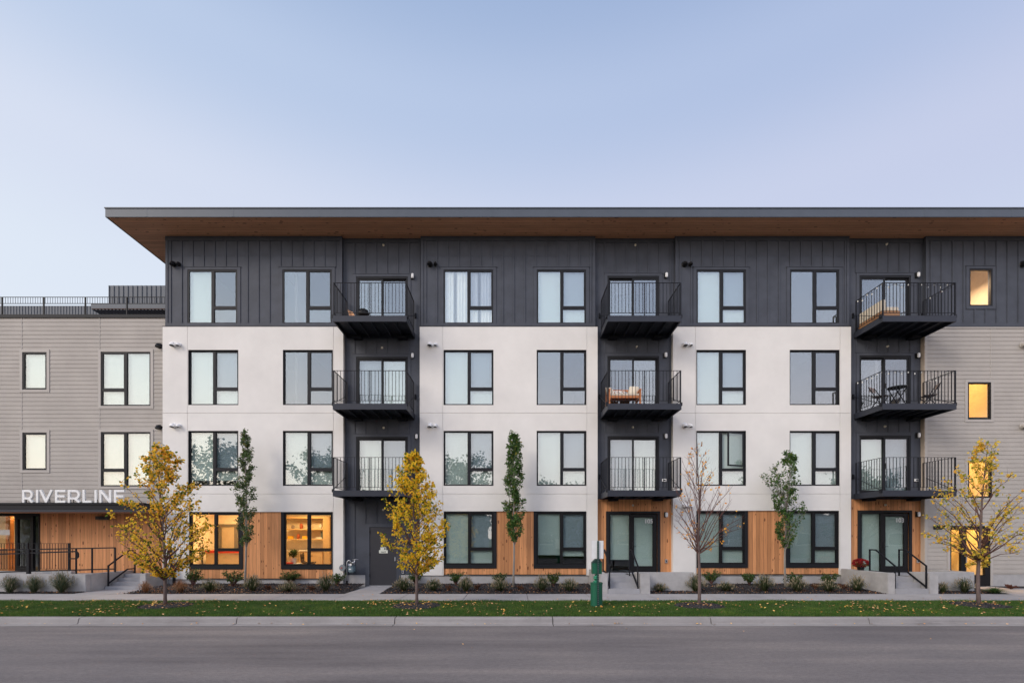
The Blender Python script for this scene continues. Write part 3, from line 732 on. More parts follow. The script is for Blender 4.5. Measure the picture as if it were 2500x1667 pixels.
# steel service door with three hinges and notices
s0, s1, sz = X(901.5, WR), X(969.5, WR), Z(1285.5, WR)
mb = MB(); mb.box(s0-.04, s0+.015, WR-.035, WR+.1, 0, sz+.04); mb.box(s1-.015, s1+.04, WR-.035, WR+.1, 0, sz+.04); mb.box(s0+.015, s1-.015, WR-.034, WR+.1, sz-.01, sz+.04)
so = P(mb, 'service_door', M['dark'])
MB().box(s0+.018, s1-.018, WR-.012, WR+.04, .03, sz-.012).build('door_leaf', plain('dark_door_paint', (.030, .030, .036), .5), so)
MB().box(s0+.015, s1-.015, WR-.05, WR+.02, .003, .026).build('threshold', M['alu'], so)
for z in (.35, 1.15, 2.0): MB().box(s0+.012, s0+.032, WR-.045, WR-.03, z, z+.11).build('hinge', M['black'], so)
MB().box(s1-.09, s1-.05, WR-.05, WR-.01, .95, 1.1).build('handle', M['metal'], so)
mb = MB(); mb.box(X(929, WR), X(943, WR), WR-.018, WR-.0125, Z(1342, WR), Z(1335.2, WR)); mb.box(X(925.6, WR), X(947, WR), WR-.018, WR-.0125, Z(1349.8, WR), Z(1342, WR)-.0005)
mb.build('notice', plain('cream_notice', (.62, .64, .56), .5), so)
text_mesh('FACP', .075, .001, M['frame'], (X(936.5, WR), WR-.0195, Z(1348.6, WR)), so, 'notice_lettering')
MB().box(X(938, WR), X(941.8, WR), WR-.0195, WR-.0185, Z(1340.6, WR), Z(1337.2, WR)).build('notice_symbol', M['black'], so)

# right wing: taupe lap siding under the dark storey
tz0 = Z(1401.5, W0); tx0 = X(2259, W0)
rl = [(X(2365, W0), X(2422.5, W0), Z(1023, W0), Z(932, W0)), (X(2365.5, W0), X(2424.5, W0), Z(1214.5, W0), Z(1123.6, W0))]
rd = (X(2321.8, W0), X(2420.5, W0), .02, Z(1283, W0))
extra = [(x, x+1.8, *q) for x in XX for q in (rows[3], rows[2], (gwin[2][0][2], gwin[2][0][3]))]
hol = rl+[rd]+extra; TT = .1
mb = MB(); panel(mb, tx0+.02, 33.99, tz0, ZW, WD+.0, WD+.14, hol); lap(mb, tx0+.1, 33.9, tz0, ZW-.05, WD-.004, [(h[0]-TT, h[1]+TT, h[2]-(TT if h != rd else 0), h[3]+TT) for h in hol])
P(mb, 'lap_siding', M['taupe'])
mb = MB(); mb.box(tx0+.0065, tx0+.1, WD-.045, WD-.001, tz0, ZW-.002); mb.box(33.9, 34.01, WD-.045, WD+.14, tz0, ZW); mb.box(tx0+.1, 33.9, WD-.03, WD, ZW-.05, ZW)
mb.box(X(2421.5, W0)-.0, X(2421.5, W0)+.02, WD-.0215, WD-.002, Z(932, W0)+TT+.01, ZW-.05)
P(mb, 'siding_trim', M['taupe_trim'])
for h in hol:
    b0 = h[2]-(TT if h != rd else 0); mb = MB()
    mb.box(h[0]-TT, h[0], WD-.03, WD, b0, h[3]+TT); mb.box(h[1], h[1]+TT, WD-.03, WD, b0, h[3]+TT); mb.box(h[0], h[1], WD-.0295, WD, h[3], h[3]+TT-.001)
    if h != rd: mb.box(h[0], h[1], WD-.0295, WD, b0+.001, h[2])
    P(mb, 'window_trim', M['taupe_trim'])
P(MB().box(tx0+.03, rd[0]-.02, WD+.01, WD+.15, -.2, tz0), 'plinth', M['concrete']); P(MB().box(rd[1]+.02, 34, WD+.01, WD+.15, -.2, tz0), 'plinth', M['concrete'])
for h in rl: window(bld, *h, WD-.012, kind='single', blind=(0, 0), glass='glass_lit', fm='frame_black', fw=.06)
for h in extra+[(x, x+1.8, *rows[4]) for x in XX]: window(bld, *h, WD-.012, blind=(1, 1))
# stair door of the right wing, lit from inside
mb = MB(); y = WD-.02; d0, d1, dz0, dz1 = rd; w = d1-d0
mb.box(d0, d0+.05, y, y+.1, dz0, dz1); mb.box(d1-.2, d1, y, y+.1, dz0, dz1); mb.box(d0+.05, d1-.2, y+.001, y+.1, dz1-.14, dz1); mb.box(d0+.42, d0+.60, y-.002, y+.1, dz0, dz1-.14); mb.box(d0+.6, d1-.2, y+.002, y+.1, dz0, .42); mb.box(d0+.05, d0+.42, y+.002, y+.1, dz0, .52)
o = P(mb, 'stair_door', M['frame_black'])
MB().box(d0+.05, d0+.42, y+.04, y+.046, .52, dz1-.14).build('pane', M['glass_lit'], o); MB().box(d0+.6, d1-.2, y+.04, y+.046, .42, dz1-.14).build('pane', M['glass_lit'], o)
MB().box(d0+.56, d0+.58, y-.06, y-.035, .9, 1.35).build('handle', M['alu'], o)

# balconies -------------------------------------------------------
BW, BD = 2.575, WR-YBF
def make_balcony():
    """modelled round its front left bottom corner; copied to the nine places"""
    H = .205; d = BD-.02; mb = MB()
    mb.box(0, BW, 0, .045, 0, H); mb.box(0, .045, .045, d, 0, H); mb.box(BW-.045, BW, .045, d, 0, H); mb.box(.045, BW-.045, d-.045, d, 0, H)
    mb.box(.0451, BW-.0451, .0451, d-.0451, H-.075, H-.045)
    b = mb.build('balcony', M['deckside'], bld); b.matrix_parent_inverse.identity()
    mb = MB()
    for i in range(1, 6): mb.box(.045+i*(BW-.09)/6-.02, .045+i*(BW-.09)/6+.02, .046, d-.046, .02, H-.076)
    mb.build('joist', M['deckside'], b)
    mb = MB(); n = 10
    for i in range(n): mb.box(.05, BW-.05, .05+i*(d-.1)/n+.003, .05+(i+1)*(d-.1)/n-.003, H-.044, H-.018)
    mb.build('decking', M['wood_dark'], b)
    mb = MB()
    for x in (.3, BW-.6): MB().box(x, x+.32, d-.3, d, -.07, -.002).build('bracket', M['steel'], b)
    hr = Z(689.4, YBF)-Z(785, YBF); mb = MB(); pw = .04; zb = H+.1
    y = .03
    mb.box(.005, .005+pw, y-.02, y+.02, H+.0, hr); mb.box(BW-.005-pw, BW-.005, y-.02, y+.02, H, hr); mb.box(BW/2-.015, BW/2+.015, y-.015, y+.015, H, hr-.012)
    mb.box(.045, BW-.045, y-.016, y+.016, hr-.012, hr); mb.box(.045, BW-.045, y-.01, y+.01, zb, zb+.014)
    n = 21
    for i in range(1, n):
        x = .025+i*(BW-.05)/n
        if abs(x-BW/2) < .05: continue
        mb.box(x-.0075, x+.0075, y-.0075, y+.0075, zb+.014, hr-.012)
    mb.build('front_railing', M['steel'], b)
    for x in (.025, BW-.025):
        mb = MB(); e = d-.08
        mb.box(x-.016, x+.016, y+.02, e, hr-.012, hr); mb.box(x-.01, x+.01, y+.02, e, zb, zb+.014); mb.box(x-.02, x+.02, e-.035, e, H, hr-.0125)
        n = 9
        for i in range(1, n+1):
            yy = y+.02+(e-y-.05)*i/(n+1); mb.box(x-.0075, x+.0075, yy-.0075, yy+.0075, zb+.014, hr-.012)
        mb.build('side_railing', M['steel'], b)
        xr = x-.05 if x < 1 else x+.05
        mb = MB(); mb.tube([(xr, .06, H+.01), (xr, d+.0, H+.66)], .011, 6); mb.box(xr-.03, xr+.03, d-.03, d+.02, H+.56, H+.74); mb.box(xr-.02, xr+.02, .03, .12, H-.06, H+.05)
        mb.build('tie_rod', M['steel'], b)
    return b
BX = [X(812.3, YBF), X(1483.5, YBF), X(2155.2, YBF)]
BZ = [Z(784.8, YBF), Z(999.2, YBF), Z(1211, YBF)]
b0 = make_balcony(); inv = Matrix.Translation(-world_loc(bld))
for k in range(3):
    for i in range(3):
        o = b0 if (k, i) == (0, 0) else copy_tree(b0, parent=bld)
        o.matrix_parent_inverse = inv; o.location = (BX[k], YBF, BZ[i])
DZ = [z+.187 for z in BZ]       # walking surface of the decks
# ------------------------------------------------------------------ left wing with the entrance canopy
wing = empty('apartment_wing', (-20, 24, 0), 'lower wing clad in taupe lap siding with roof terrace railing above the lettered entrance canopy', 'building', worldspace=True)
def Q(mb, name, mat, parent=None, **k): return mb.build(name, mat, parent or wing, **k)
wx0, wx1 = -32.0, bays[0][0]-.004
zp = Z(776.5, WL); zc = 3.0
lw = [(X(247.2, WL), X(368.7, WL), Z(991, WL), Z(859.3, WL)), (X(247.5, WL), X(369, WL), Z(1187, WL), Z(1054.5, WL))]
ln = [(X(55.8, WL), X(115.6, WL), Z(951.4, WL), Z(860, WL)), (X(56.2, WL), X(115.9, WL), Z(1147.3, WL), Z(1056, WL))]
le = [(-24.4, -22.5, a, b) for a, b in ((lw[0][2], lw[0][3]), (lw[1][2], lw[1][3]))]
hol = lw+ln+le; TT = .1
mb = MB(); panel(mb, wx0, wx1, zc-.25, zp, WL, WL+.14, hol); lap(mb, wx0, wx1, zc-.25, zp, WL-.004, [(h[0]-TT, h[1]+TT, h[2]-TT, h[3]+TT) for h in hol])
Q(mb, 'lap_siding', M['taupe'])
for h in hol:
    mb = MB(); mb.box(h[0]-TT, h[0], WL-.032, WL, h[2]-TT, h[3]+TT); mb.box(h[1], h[1]+TT, WL-.032, WL, h[2]-TT, h[3]+TT)
    mb.box(h[0], h[1], WL-.0315, WL, h[3], h[3]+TT-.001); mb.box(h[0], h[1], WL-.0315, WL, h[2]-TT+.001, h[2]); Q(mb, 'window_trim', M['taupe_trim'])
for px in (54, 244):
    x = X(px, WL); segs = [(zc-.2, ln[1][2]-TT-.01), (ln[1][3]+TT+.01, ln[0][2]-TT-.01), (ln[0][3]+TT+.01, zp)]
    if px == 244: segs = [(zc-.2, lw[1][2]-TT-.01), (lw[1][3]+TT+.01, lw[0][2]-TT-.01), (lw[0][3]+TT+.01, zp)]
    mb = MB()
    for p, q in segs: mb.box(x-.012, x+.012, WL-.022, WL-.001, p, q)
    Q(mb, 'siding_trim', M['taupe_trim'])
for h in lw: window(wing, *h, WL-.012, kind='tall_right', blind=(1, 1), screen=False)
for h in ln: window(wing, *h, WL-.012, kind='single', blind=(1, 1), fw=.07)
for h in le: window(wing, *h, WL-.012, kind='tall_right', blind=(1, 1))
Q(MB().box(wx0, wx1, WL-.05, WL+.35, zp, zp+.12), 'parapet_flashing', M['trim'])
Q(MB().box(wx0, wx1, WL+.36, 30, zp-.3, zp-.02), 'terrace_roof', M['roof'])
mb = MB(); mb.box(wx0, wx0+.15, WL+.15, 30, -.1, zp-.31); mb.box(wx0, wx1, 29.85, 30, -.1, zp-.31); Q(mb, 'end_wall', M['taupe'])
for z in (LZ-.02, 3.3, 6.4, 9.4): Q(MB().box(wx0+.16, wx1-.01, WL+.15, 29.8, z-.2, z), 'floor_slab', M['interior'])
# terrace railing with pickets
mb = MB(); yr = WL+.12; zt = Z(725, yr); zl = Z(741, yr); zb_ = zp+.12
mb.box(wx0, wx1, yr-.014, yr+.014, zt-.014, zt); mb.box(wx0, wx1, yr-.012, yr+.012, zl-.01, zl+.006)
x = X(107, yr)-1.59*9
while x < wx1: mb.box(x-.02, x+.02, yr-.02, yr+.02, zb_, zt-.019); x += 1.59
x = wx0
while x < wx1: mb.box(x-.005, x+.005, yr-.005, yr+.005, zl+.007, zt-.019); x += .095
Q(mb, 'terrace_railing', M['steel'])
# roof pavilion behind the terrace: slatted soffit, standing seam upper box
pv = M['fascia']
y1 = 21.0; zz0, zz1 = Z(753, y1), Z(741, y1); xl = X(223, y1)
y2 = y1*(1310-753)/(1310-771)
Q(MB().box(xl-.02, wx1-.01, y1, y2+.3, zz0, zz1), 'terrace_canopy', pv)
mb = MB(); x = xl
while x < wx1-.2: mb.box(x, x+.075, y1+.02, y2+.1, zz0-.05, zz0-.001); x += .155
Q(mb, 'soffit_slats', M['fascia']); Q(MB().box(xl, wx1-.02, y1+.01, y2+.12, zz0-.022, zz0-.0015), 'soffit_boards', M['wood_dark'])
y3 = 22.3
mb = MB(); mb.box(X(265, y3), wx1-.01, y3, 27, zp, Z(697, y3)); x = X(265, y3)+.02
while x < wx1-.05: mb.box(x, x+.03, y3-.03, y3, Z(741, y3), Z(697, y3)-.01); x += .215
Q(mb, 'penthouse', pv)
mb = MB(); y4 = 23.0; mb.box(wx0, wx1-.01, y4, y4+.3, zp, Z(746.5, y4)); x = wx0
while x < wx1-.1: mb.box(x, x+.03, y4-.02, y4, zp, Z(747, y4)); x += .14
Q(mb, 'terrace_screen', pv)
# entrance canopy
cz0, cz1, cy = 2.745, 3.06, 17.2
mb = MB(); mb.box(wx0, wx1, cy, WL-.02, cz0+.09, cz1); mb.box(wx0, wx1, cy-.035, cy+.05, cz0+.1, cz0+.17); mb.box(wx0, wx1, cy-.04, cy+.1, cz1-.05, cz1+.012)
cn = Q(mb, 'entrance_canopy', M['steel'])
MB().box(wx0, wx1, cy-.02, cy+.06, cz0-.005, cz0+.095).build('lower_lip', M['deckside'], cn)
MB().box(wx0, wx1, cy+.062, WL-.03, cz0+.01, cz0+.088).build('timber_soffit', M['soffit'], cn)
# timber entrance wall, lobby front
ex = X(97, WL)
Q(MB().box(ex, wx1+.001, WL+.012, WL+.15, LZ-.02, zc-.2), 'timber_wall', M['wood'])
mb = MB(); gz = cz0-.1
gx = [wx0, -23.4, -22.0, X(37, WL), X(43, WL), X(75, WL), X(81, WL), ex]
fr = [(X(37, WL)-.0, X(43, WL)), (X(75, WL), X(81, WL)), (ex-.05, ex-.001), (-22.05, -21.95), (-24, -23.9), (wx0, wx0+.1)]
for a, c in fr: mb.box(a, c, WL-.01, WL+.1, LZ, gz+.1)
mb.box(wx0+.1, ex-.05, WL-.012, WL+.1, gz, gz+.1); mb.box(wx0+.1, ex-.05, WL-.012, WL+.1, LZ, LZ+.08); mb.box(fr[0][1], fr[1][0], WL-.008, WL+.1, gz-.12, gz)
mb.box(fr[0][1], fr[1][0], WL-.008, WL+.1, LZ+.08, LZ+.26)
o = Q(mb, 'lobby_glazing', M['frame_black'])
MB().box(wx0+.1, X(37, WL), WL+.04, WL+.046, LZ+.08, gz).build('pane', M['glass_lit'], o)
MB().box(X(43, WL), X(75, WL), WL+.04, WL+.046, LZ+.26, gz-.12).build('pane', M['glass'], o); MB().box(X(81, WL), ex-.05, WL+.04, WL+.046, LZ+.08, gz).build('pane', M['glass'], o)
MB().box(-19.78, X(25, WL), WL-.02, WL-.014, 1.93, 2.13).build('door_plate', M['metal'], o)
mb = MB(); a = X(37, WL)+.03
mb.box(a, a+.1, WL+.1, 22, LZ, 3.1); mb.box(wx0+.2, a, 21.9, 22, LZ, 3.1); Q(mb, 'lobby_wall', M['plaster'])  # side partition is added to keep lobby light off the panes beside it
Q(MB().box(a+.12, ex+.2, 20.2, 20.3, LZ, 3.1), 'dark_backing', M['interior'])  # unseen dark sheet added so the panes right of the lobby stay dim
Q(MB().box(X(14, 19.6), X(25, 19.6), 19.6, 19.75, LZ, 3.1), 'lobby_pillar', M['wood'])
Q(MB().box(-24, X(20, 19.4), 19.4, 19.9, LZ, LZ+.9), 'reception_desk', M['wood'])
# white channel letters standing on the canopy edge
sgn = empty('building_sign', (X(177, cy), cy, cz1), 'large white RIVERLINE letters standing on the front edge of the black canopy', 'sign', worldspace=True)
LH = .455; zb0 = Z(1226.3, cy); sw = .077
lw_px = [(52.5, 80), (86, 92), (92, 124), (132, 157), (164, 193), (199, 222), (229, 235), (240, 270), (277, 303)]
def letter(ch, a, c):
    m = MB(); dep = .06; n = [0]
    def st(p, q, w=sw):
        n[0] += 1; e = .0011*n[0]
        P0 = Vector((a+(c-a)*p[0], 0, zb0+LH*p[1])); P1 = Vector((a+(c-a)*q[0], 0, zb0+LH*q[1])); d = (P1-P0).normalized(); s = Vector((-d.z, 0, d.x))*w/2
        y0, y1 = cy+.02-e, cy+.02+dep+e; pts = [P0-s, P1-s, P1+s, P0+s]; k = len(m.v)
        m.v += [(v.x, y0, v.z) for v in pts]+[(v.x, y1, v.z) for v in pts]
        for f in ((0,1,2,3),(7,6,5,4),(0,4,5,1),(1,5,6,2),(2,6,7,3),(3,7,4,0)): m.f.append(tuple(k+i for i in f)); m.m.append(0)
    hw = sw/2/(c-a) if c > a else 0; hv = sw/2/LH
    if ch == 'I': st((.5, 0), (.5, 1))
    if ch in 'REL': st((hw, 0), (hw, 1))
    if ch == 'E': st((hw*2, 1-hv), (1, 1-hv)); st((hw*2, .5), (.93, .5)); st((hw*2, hv), (1, hv))
    if ch == 'L': st((hw*2, hv), (1, hv))
    if ch == 'V': st((hw, 1), (.5+hw*.2, .03)); st((1-hw, 1), (.5-hw*.2, .03))
    if ch == 'N': st((hw, 0), (hw, 1)); st((1-hw, 0), (1-hw, 1)); st((hw*1.2, .95), (1-hw*1.2, .05))
    if ch == 'R':
        rx = .5*.65*LH/(c-a); bz0, bz1 = .33, 1-hv; cxr = .97-hw-(bz1-bz0)/2*LH/(c-a)*.95; rr = (bz1-bz0)/2
        st((hw*2, bz1), (cxr, bz1)); st((hw*2, bz0), (cxr, bz0))
        pr = None
        for i in range(9):
            t = math.pi/2-math.pi*i/8; q = (cxr+rr*LH/(c-a)*.95*math.cos(t), (bz0+bz1)/2+rr*math.sin(t))
            if pr: st(pr, q)
            pr = q
        st((.60, bz0), (.93, .0))
    return m.build('letter', M['white_paint'], sgn)
for ch, (a, c) in zip('RI', lw_px[:2]): letter(ch, X(a, cy), X(c, cy))
for ch, (a, c) in zip('VERLINE', [(94, 127), (133, 158), (164, 195), (200, 222), (229, 235), (241, 270), (277, 302)]): letter(ch, X(a, cy), X(c, cy))
mb = MB(); mb.box(X(50, cy), X(304, cy), cy+.02, cy+.06, cz1+.012, cz1+.03)
for i in range(9): x = X(60+i*29, cy); mb.bar((x, cy+.06, cz1), (x, cy+.06, zb0+.12), .02)
mb.build('mounting_rail', M['steel'], sgn)

# ------------------------------------------------------------------ entrance steps, cheek walls, landings
def thing(mb, name, label, cat, mat, group=None, parts=(), loc=None, **k):
    o = mb.build(name, mat, **k); return tag(o, label, cat, group)
def steps(x0, x1, y0, n, top, label, back, tread=.3):
    mb = MB(); r = top/n
    for i in range(n):
        mb.box(x0, x1, y0+i*tread, back if i == n-1 else y0+(i+1)*tread+.02, -.15, r*(i+1))
    return thing(mb, 'entrance_steps', label, 'steps', M['concrete_new'], 'concrete entrance steps', bevel=.012)
steps(3.14, 4.19, YS1+.004, 3, LZ, 'three grey concrete steps rising to door 105 behind the green waste station', 18.3)
steps(12.53, 13.63, YS1+.004, 3, LZ, 'three grey concrete steps rising to door 103 beside the red flower pot', 18.3)
steps(-14.34, -13.11, 17.0, 4, LZ, 'low grey concrete steps beside the long ramp, left of the first tree', 18.36, .29)
thing(MB().box(4.40, 6.16, 16.62, 18.31, -.1, LZ-.003), 'landing', 'raised landing slab between door 105 and the bare tree', 'landing', M['concrete_new'])
thing(MB().box(13.94, 15.6, 16.62, 18.15, -.1, LZ-.003), 'landing', 'raised landing slab between door 103 and the pale yellow tree', 'landing', M['concrete_new'])
thing(MB().box(-32, -14.58, 16.5, 18.37, -.1, LZ-.004), 'ramp', 'long concrete ramp deck behind the low wall at the canopy entrance', 'ramp', M['concrete_new'])
WG = 'board marked concrete retaining walls'
def rwall(boxes, label):
    mb = MB()
    for i, q in enumerate(boxes): mb.box(*q)
    return thing(mb, 'retaining_wall', label, 'wall', M['concrete'], WG, bevel=.012)
rwall([(2.88, 3.135, YS1+.004, 18.08, -.15, .655)], 'short concrete cheek wall on the left of the steps to door 105, by the waste station')
rwall([(4.195, 4.52, YS1+.004, 16.42, -.15, .66), (4.195, 6.18, 16.421, 16.62, -.15, .655)], 'concrete cheek wall with long planter wall on the right of the steps to door 105, facing the bare tree')
rwall([(12.285, 12.525, YS1+.004, 18.05, -.15, .675)], 'long concrete cheek wall on the left of the steps to door 103')
rwall([(13.635, 13.94, YS1+.004, 16.42, -.15, .67), (13.635, 15.72, 16.421, 16.62, -.15, .665), (15.5, 15.72, 16.622, 18.1, -.15, .664)], 'concrete cheek wall with planter wall on the right of the steps to door 103, near the lit stair door')
rwall([(-32, -14.36, 16.28, 16.48, -.15, .60), (-14.56, -14.36, 16.482, 18.34, -.15, .60)], 'long low concrete ramp wall in front of the canopy entrance')
rwall([(-32, X(174, 16.9), 16.9, 17.08, -.15, .66)], 'inner concrete ramp wall carrying the picket guard')
rwall([(-13.1, -12.88, 17.0, 18.34, -.15, .57)], 'short concrete cheek wall on the right of the low steps, behind the first tree')

HG = 'black steel handrails'
def rail(label, bars, r=.022):
    mb = MB()
    for p, q, *w in bars: mb.bar(p, q, *(w or [.04]))
    return thing(mb, 'handrail', label, 'handrail', M['steel'], HG)
def stair_rail(x, label, y0=15.87, y1=16.7, y2=16.98, zt=1.43, ztb=.93, zb=0, top0=.45):
    rail(label, [((x, y0, zb), (x, y0, ztb)), ((x, y0, ztb-.02), (x, y1, zt-.02)), ((x, y1-.01, zt-.02), (x, y2, zt-.02)), ((x, y2, zt), (x, y2, top0)), ((x, y0, zb+.22), (x, y1-.05, zb+.67)), ((x, y1-.05, zb+.67), (x, y2, zb+.67))])
stair_rail(4.13, 'black handrail on the right side of the middle steps to door 105')
stair_rail(3.20, 'black handrail on the left side of the middle steps to door 105')
stair_rail(12.57, 'black handrail on the left side of the rightmost steps, by the red flowers')
stair_rail(13.60, 'black handrail on the right side of the rightmost steps, away from the red flowers')
stair_rail(-14.24, 'black sloping handrail on the left side of the low steps by the ramp', 17.05, 17.95, 18.25, 1.37, .86, 0, .45)
stair_rail(-13.02, 'black sloping handrail on the right side of the low steps by the ramp', 17.05, 17.95, 18.25, 1.37, .86, 0, .45)
yy = 16.6; f = lambda a, b: (X(a, yy), yy, Z(b, yy))
bars = [(f(-260, 1347), f(281, 1336.5)), (f(-260, 1361), f(186, 1345.5), .045), (f(-260, 1404), f(100, 1393)), (f(100, 1393), f(281, 1388)), (f(281, 1336), f(281, 1396)), (f(225, 1337), f(225, 1398)), (f(186, 1338), f(186, 1400)), (f(186, 1345.5), f(191, 1350)), (f(191, 1350), f(191, 1359)), (f(191, 1359), f(186, 1363)), (f(186, 1363), f(169, 1363)), (f(70, 1340), f(70, 1401), .09), (f(-60, 1342), f(-60, 1405), .05)]
rail('long black double handrail along the front of the ramp', bars)
yy = 16.99
mb = MB(); top, bot = Z(1325.5, yy), Z(1388, yy)
mb.box(-30, X(171, yy), yy-.008, yy+.008, top-.012, top); mb.box(-30, X(171, yy), yy-.008, yy+.008, bot-.006, bot+.006)
x = X(169, yy); mb.box(x-.03, x+.03, yy-.03, yy+.03, .5, top+.01)
for px in (68, -35, -140): x = X(px, yy); mb.box(x-.025, x+.025, yy-.025, yy+.025, .5, top+.01)
x = X(163, yy)
while x > -30: mb.box(x-.006, x+.006, yy-.006, yy+.006, bot, top); x -= .1
thing(mb, 'guard_railing', 'black picket guard railing on the inner ramp wall', 'railing', M['steel'])

# ------------------------------------------------------------------ small fittings on the walls
def hood_mb(r):
    mb = MB(); mb.lathe([(r*1.25, .0), (r*1.25, -.012), (r, -.014)], (0, 0, 0), 18, 'Y'); 
    pts = [(0, -.01, 0), (0, -.07, 0), (0, -.105, -.012), (0, -.13, -.04), (0, -.14, -.075)]; mb.tube(pts, [r, r, r, r*.98, r*.96], 16, cap=False); return mb
def vent(px, py, y, mat, label, pair=True, r=.085, name='vent_hood'):
    t = empty(name, (X(px, y), y, Z(py, y)), label, 'vent', 'round vent hoods on the facade')
    rs = [(-.085, r), (.125, r*.72)] if pair else [(0, r)]
    for dx_, rr in rs:
        o = hood_mb(rr).build('hood', M[mat], t, smooth=True); o.location.x = dx_
        c = MB(); c.lathe([(rr*.93, 0), (rr*.9, -.004)], (0, 0, 0), 16, 'Z'); g = c.build('grille', M['black'], o); g.location = (0, -.138, -.062); g.rotation_euler.x = R(-12)
    return t
M['vent_white'] = M['white_paint']
fl = {4: 'dark fourth floor', 3: 'white third floor', 2: 'white second floor'}
bayn = ['left white bay', 'middle white bay', 'right white bay']
for k, px in enumerate((431, 1055.5, 1676)):
    for r, py in ((4, 646), (3, 842), (2, 1039)):
        vent(px, py, WD if r == 4 else W0, 'black' if r == 4 else 'white_paint', f'pair of {"black" if r == 4 else "white"} round vent hoods on the {fl[r].split(" ",1)[1]} of the {bayn[k]}')
vent(1676, 1234, W0, 'white_paint', 'pair of white round vent hoods above the ground floor, behind the bare tree')
for py, w in ((845, 'upper'), (1043, 'lower')):
    vent(391, py, WL, 'frame', f'{w} dark vent hood on the taupe wing beside the white corner', False)
for py, w, mt in ((645, 'black vent hood on the dark top storey near the right edge', 'black'), (842, 'taupe vent hood high on the right wing near the photo edge', 'taupe_trim'), (1040, 'taupe vent hood on the second floor of the right wing', 'taupe_trim'), (1234, 'taupe vent hood above the lit stair door side of the right wing', 'taupe_trim')):
    o = vent(2497, py, WD-.03, mt, w, False, .1)
def lamp(px, py, y, label):
    t = empty('wall_lamp', (X(px, y), y, Z(py, y)), label, 'lamp', 'small white lamps beside the balcony doors')
    MB().box(-.075, .02, -.06, .0, -.1, .1).build('bracket', M['black'], t, bevel=.01)
    mb = MB(); mb.box(-.045, .05, -.12, -.055, -.09, .085); mb.build('lamp_shade', M['white_paint'], t, bevel=.02); return t
colname = ['first balcony column from the left', 'middle balcony column', 'right balcony column']
fn = {0: 'top floor', 1: 'third floor', 2: 'second floor', 3: 'ground floor'}
LP = [[(1008, 676), (1008, 869.5), (1018, 1066)], [(1625.5, 674), (1624, 868), (1624.5, 1065), (1625.6, 1256)], [(2238, 673), (2238.5, 869), (2239.5, 1063), (2239, 1255)]]
for k in range(3):
    for i, (px, py) in enumerate(LP[k]):
        lamp(px, py, WR, f'white wall lamp beside the {fn[i]} door of the {colname[k]}' if i < 3 else f'white wall lamp on the timber beside door {"105" if k == 1 else "103"}')
SPK = [[(936.5, 599), (933, 849), (937, 1044), (935.5, 1244)], [(1551, 599), (1555, 847), (1545, 1043), (1545, 1233)], [(2164, 597), (2166, 846), (2160, 1041), (2161, 1232)]]
for k in range(3):
    for i, (px, py) in enumerate(SPK[k]):
        mb = MB(); mb.lathe([(.042, 0), (.042, -.015), (.03, -.02), (.012, -.024), (.012, -.06), (.02, -.062), (.02, -.068)], (X(px, WR), WR-.001, Z(py, WR)), 14, 'Y')
        thing(mb, 'sprinkler_head', f'round cream sprinkler head above the {fn[i]} door, {colname[k]}', 'sprinkler', plain('cream_metal', (.62, .58, .48), .4), 'sprinkler heads above the doors', smooth=True)
def box_fix(px, py, y, w, h, name, label, cat, mat, group=None, d=.05):
    a, c = X(px, y), Z(py, y); mb = MB(); mb.box(a-w/2, a+w/2, y-d, y-.001, c-h/2, c+h/2); o = thing(mb, name, label, cat, mat, group, bevel=.006)
    MB().box(a-w*.22, a+w*.22, y-d-.004, y-d+.001, c-h*.25, c+h*.25).build('cover', M['frame'], o); return o
box_fix(1626, 1369, WR, .085, .14, 'outlet_box', 'grey electrical outlet box on the timber right of door 105', 'outlet', M['metal'], 'outlet boxes')
box_fix(2239.5, 1368.5, WR, .085, .14, 'outlet_box', 'grey electrical outlet box on the timber right of door 103', 'outlet', M['metal'], 'outlet boxes')
box_fix(984, 1395, WR, .085, .14, 'outlet_box', 'grey outlet box on the dark wall right of the service door', 'outlet', M['metal'], 'outlet boxes')
box_fix(995, 1325, WR, .2, .16, 'card_reader', 'black control box on the dark wall behind the yellow tree', 'control box', M['black'])
box_fix(255, 1264, WL, .5, .13, 'wall_speaker', 'flat black fixture high on the timber wall under the canopy', 'fixture', M['black'], d=.12)
for k, px in ((1, 1621.5), (2, 2236)):
    o = box_fix(px, 1172, WR, .17, .1, 'outlet_box', f'white weatherproof outlet pair low behind the second floor balcony above door {"105" if k == 1 else "103"}', 'outlet', M['white_paint'], 'outlet boxes')
mb = MB(); y = WD; x0, x1 = X(2278, y), X(2298, y); z0, z1 = Z(1292, y), Z(1282, y)
mb.poly([(x0, y-.03, z0), (x1, y-.03, z0), (x1, y-.2, z1-.02), (x0, y-.2, z1-.02)]); mb.box(x0, x1, y-.2, y-.03, z1-.02, z1); mb.box(x0, x1, y-.03, y+.0, z0, z1-.021)
mb.poly([(x0, y-.03, z0), (x0, y-.2, z1-.02), (x0, y-.03, z1-.02)]); mb.poly([(x1, y-.03, z0), (x1, y-.2, z1-.02), (x1, y-.03, z1-.02)])
thing(mb, 'wall_lamp', 'black wedge shaped wall light on the taupe siding left of the lit stair door', 'lamp', M['black'])
# downspout behind the first tree
mb = MB(); x = X(424, W0)-.0; mb.tube([(x-.05, W0-.09, 1.4), (x-.05, W0-.09, .9), (x+.02, W0-.12, .72), (x+.1, W0-.12, .55), (x+.1, W0-.12, .05)], .05, 10)
thing(mb, 'downspout', 'black drainpipe running down beside the corner pier behind the first tree', 'pipe', M['steel'])
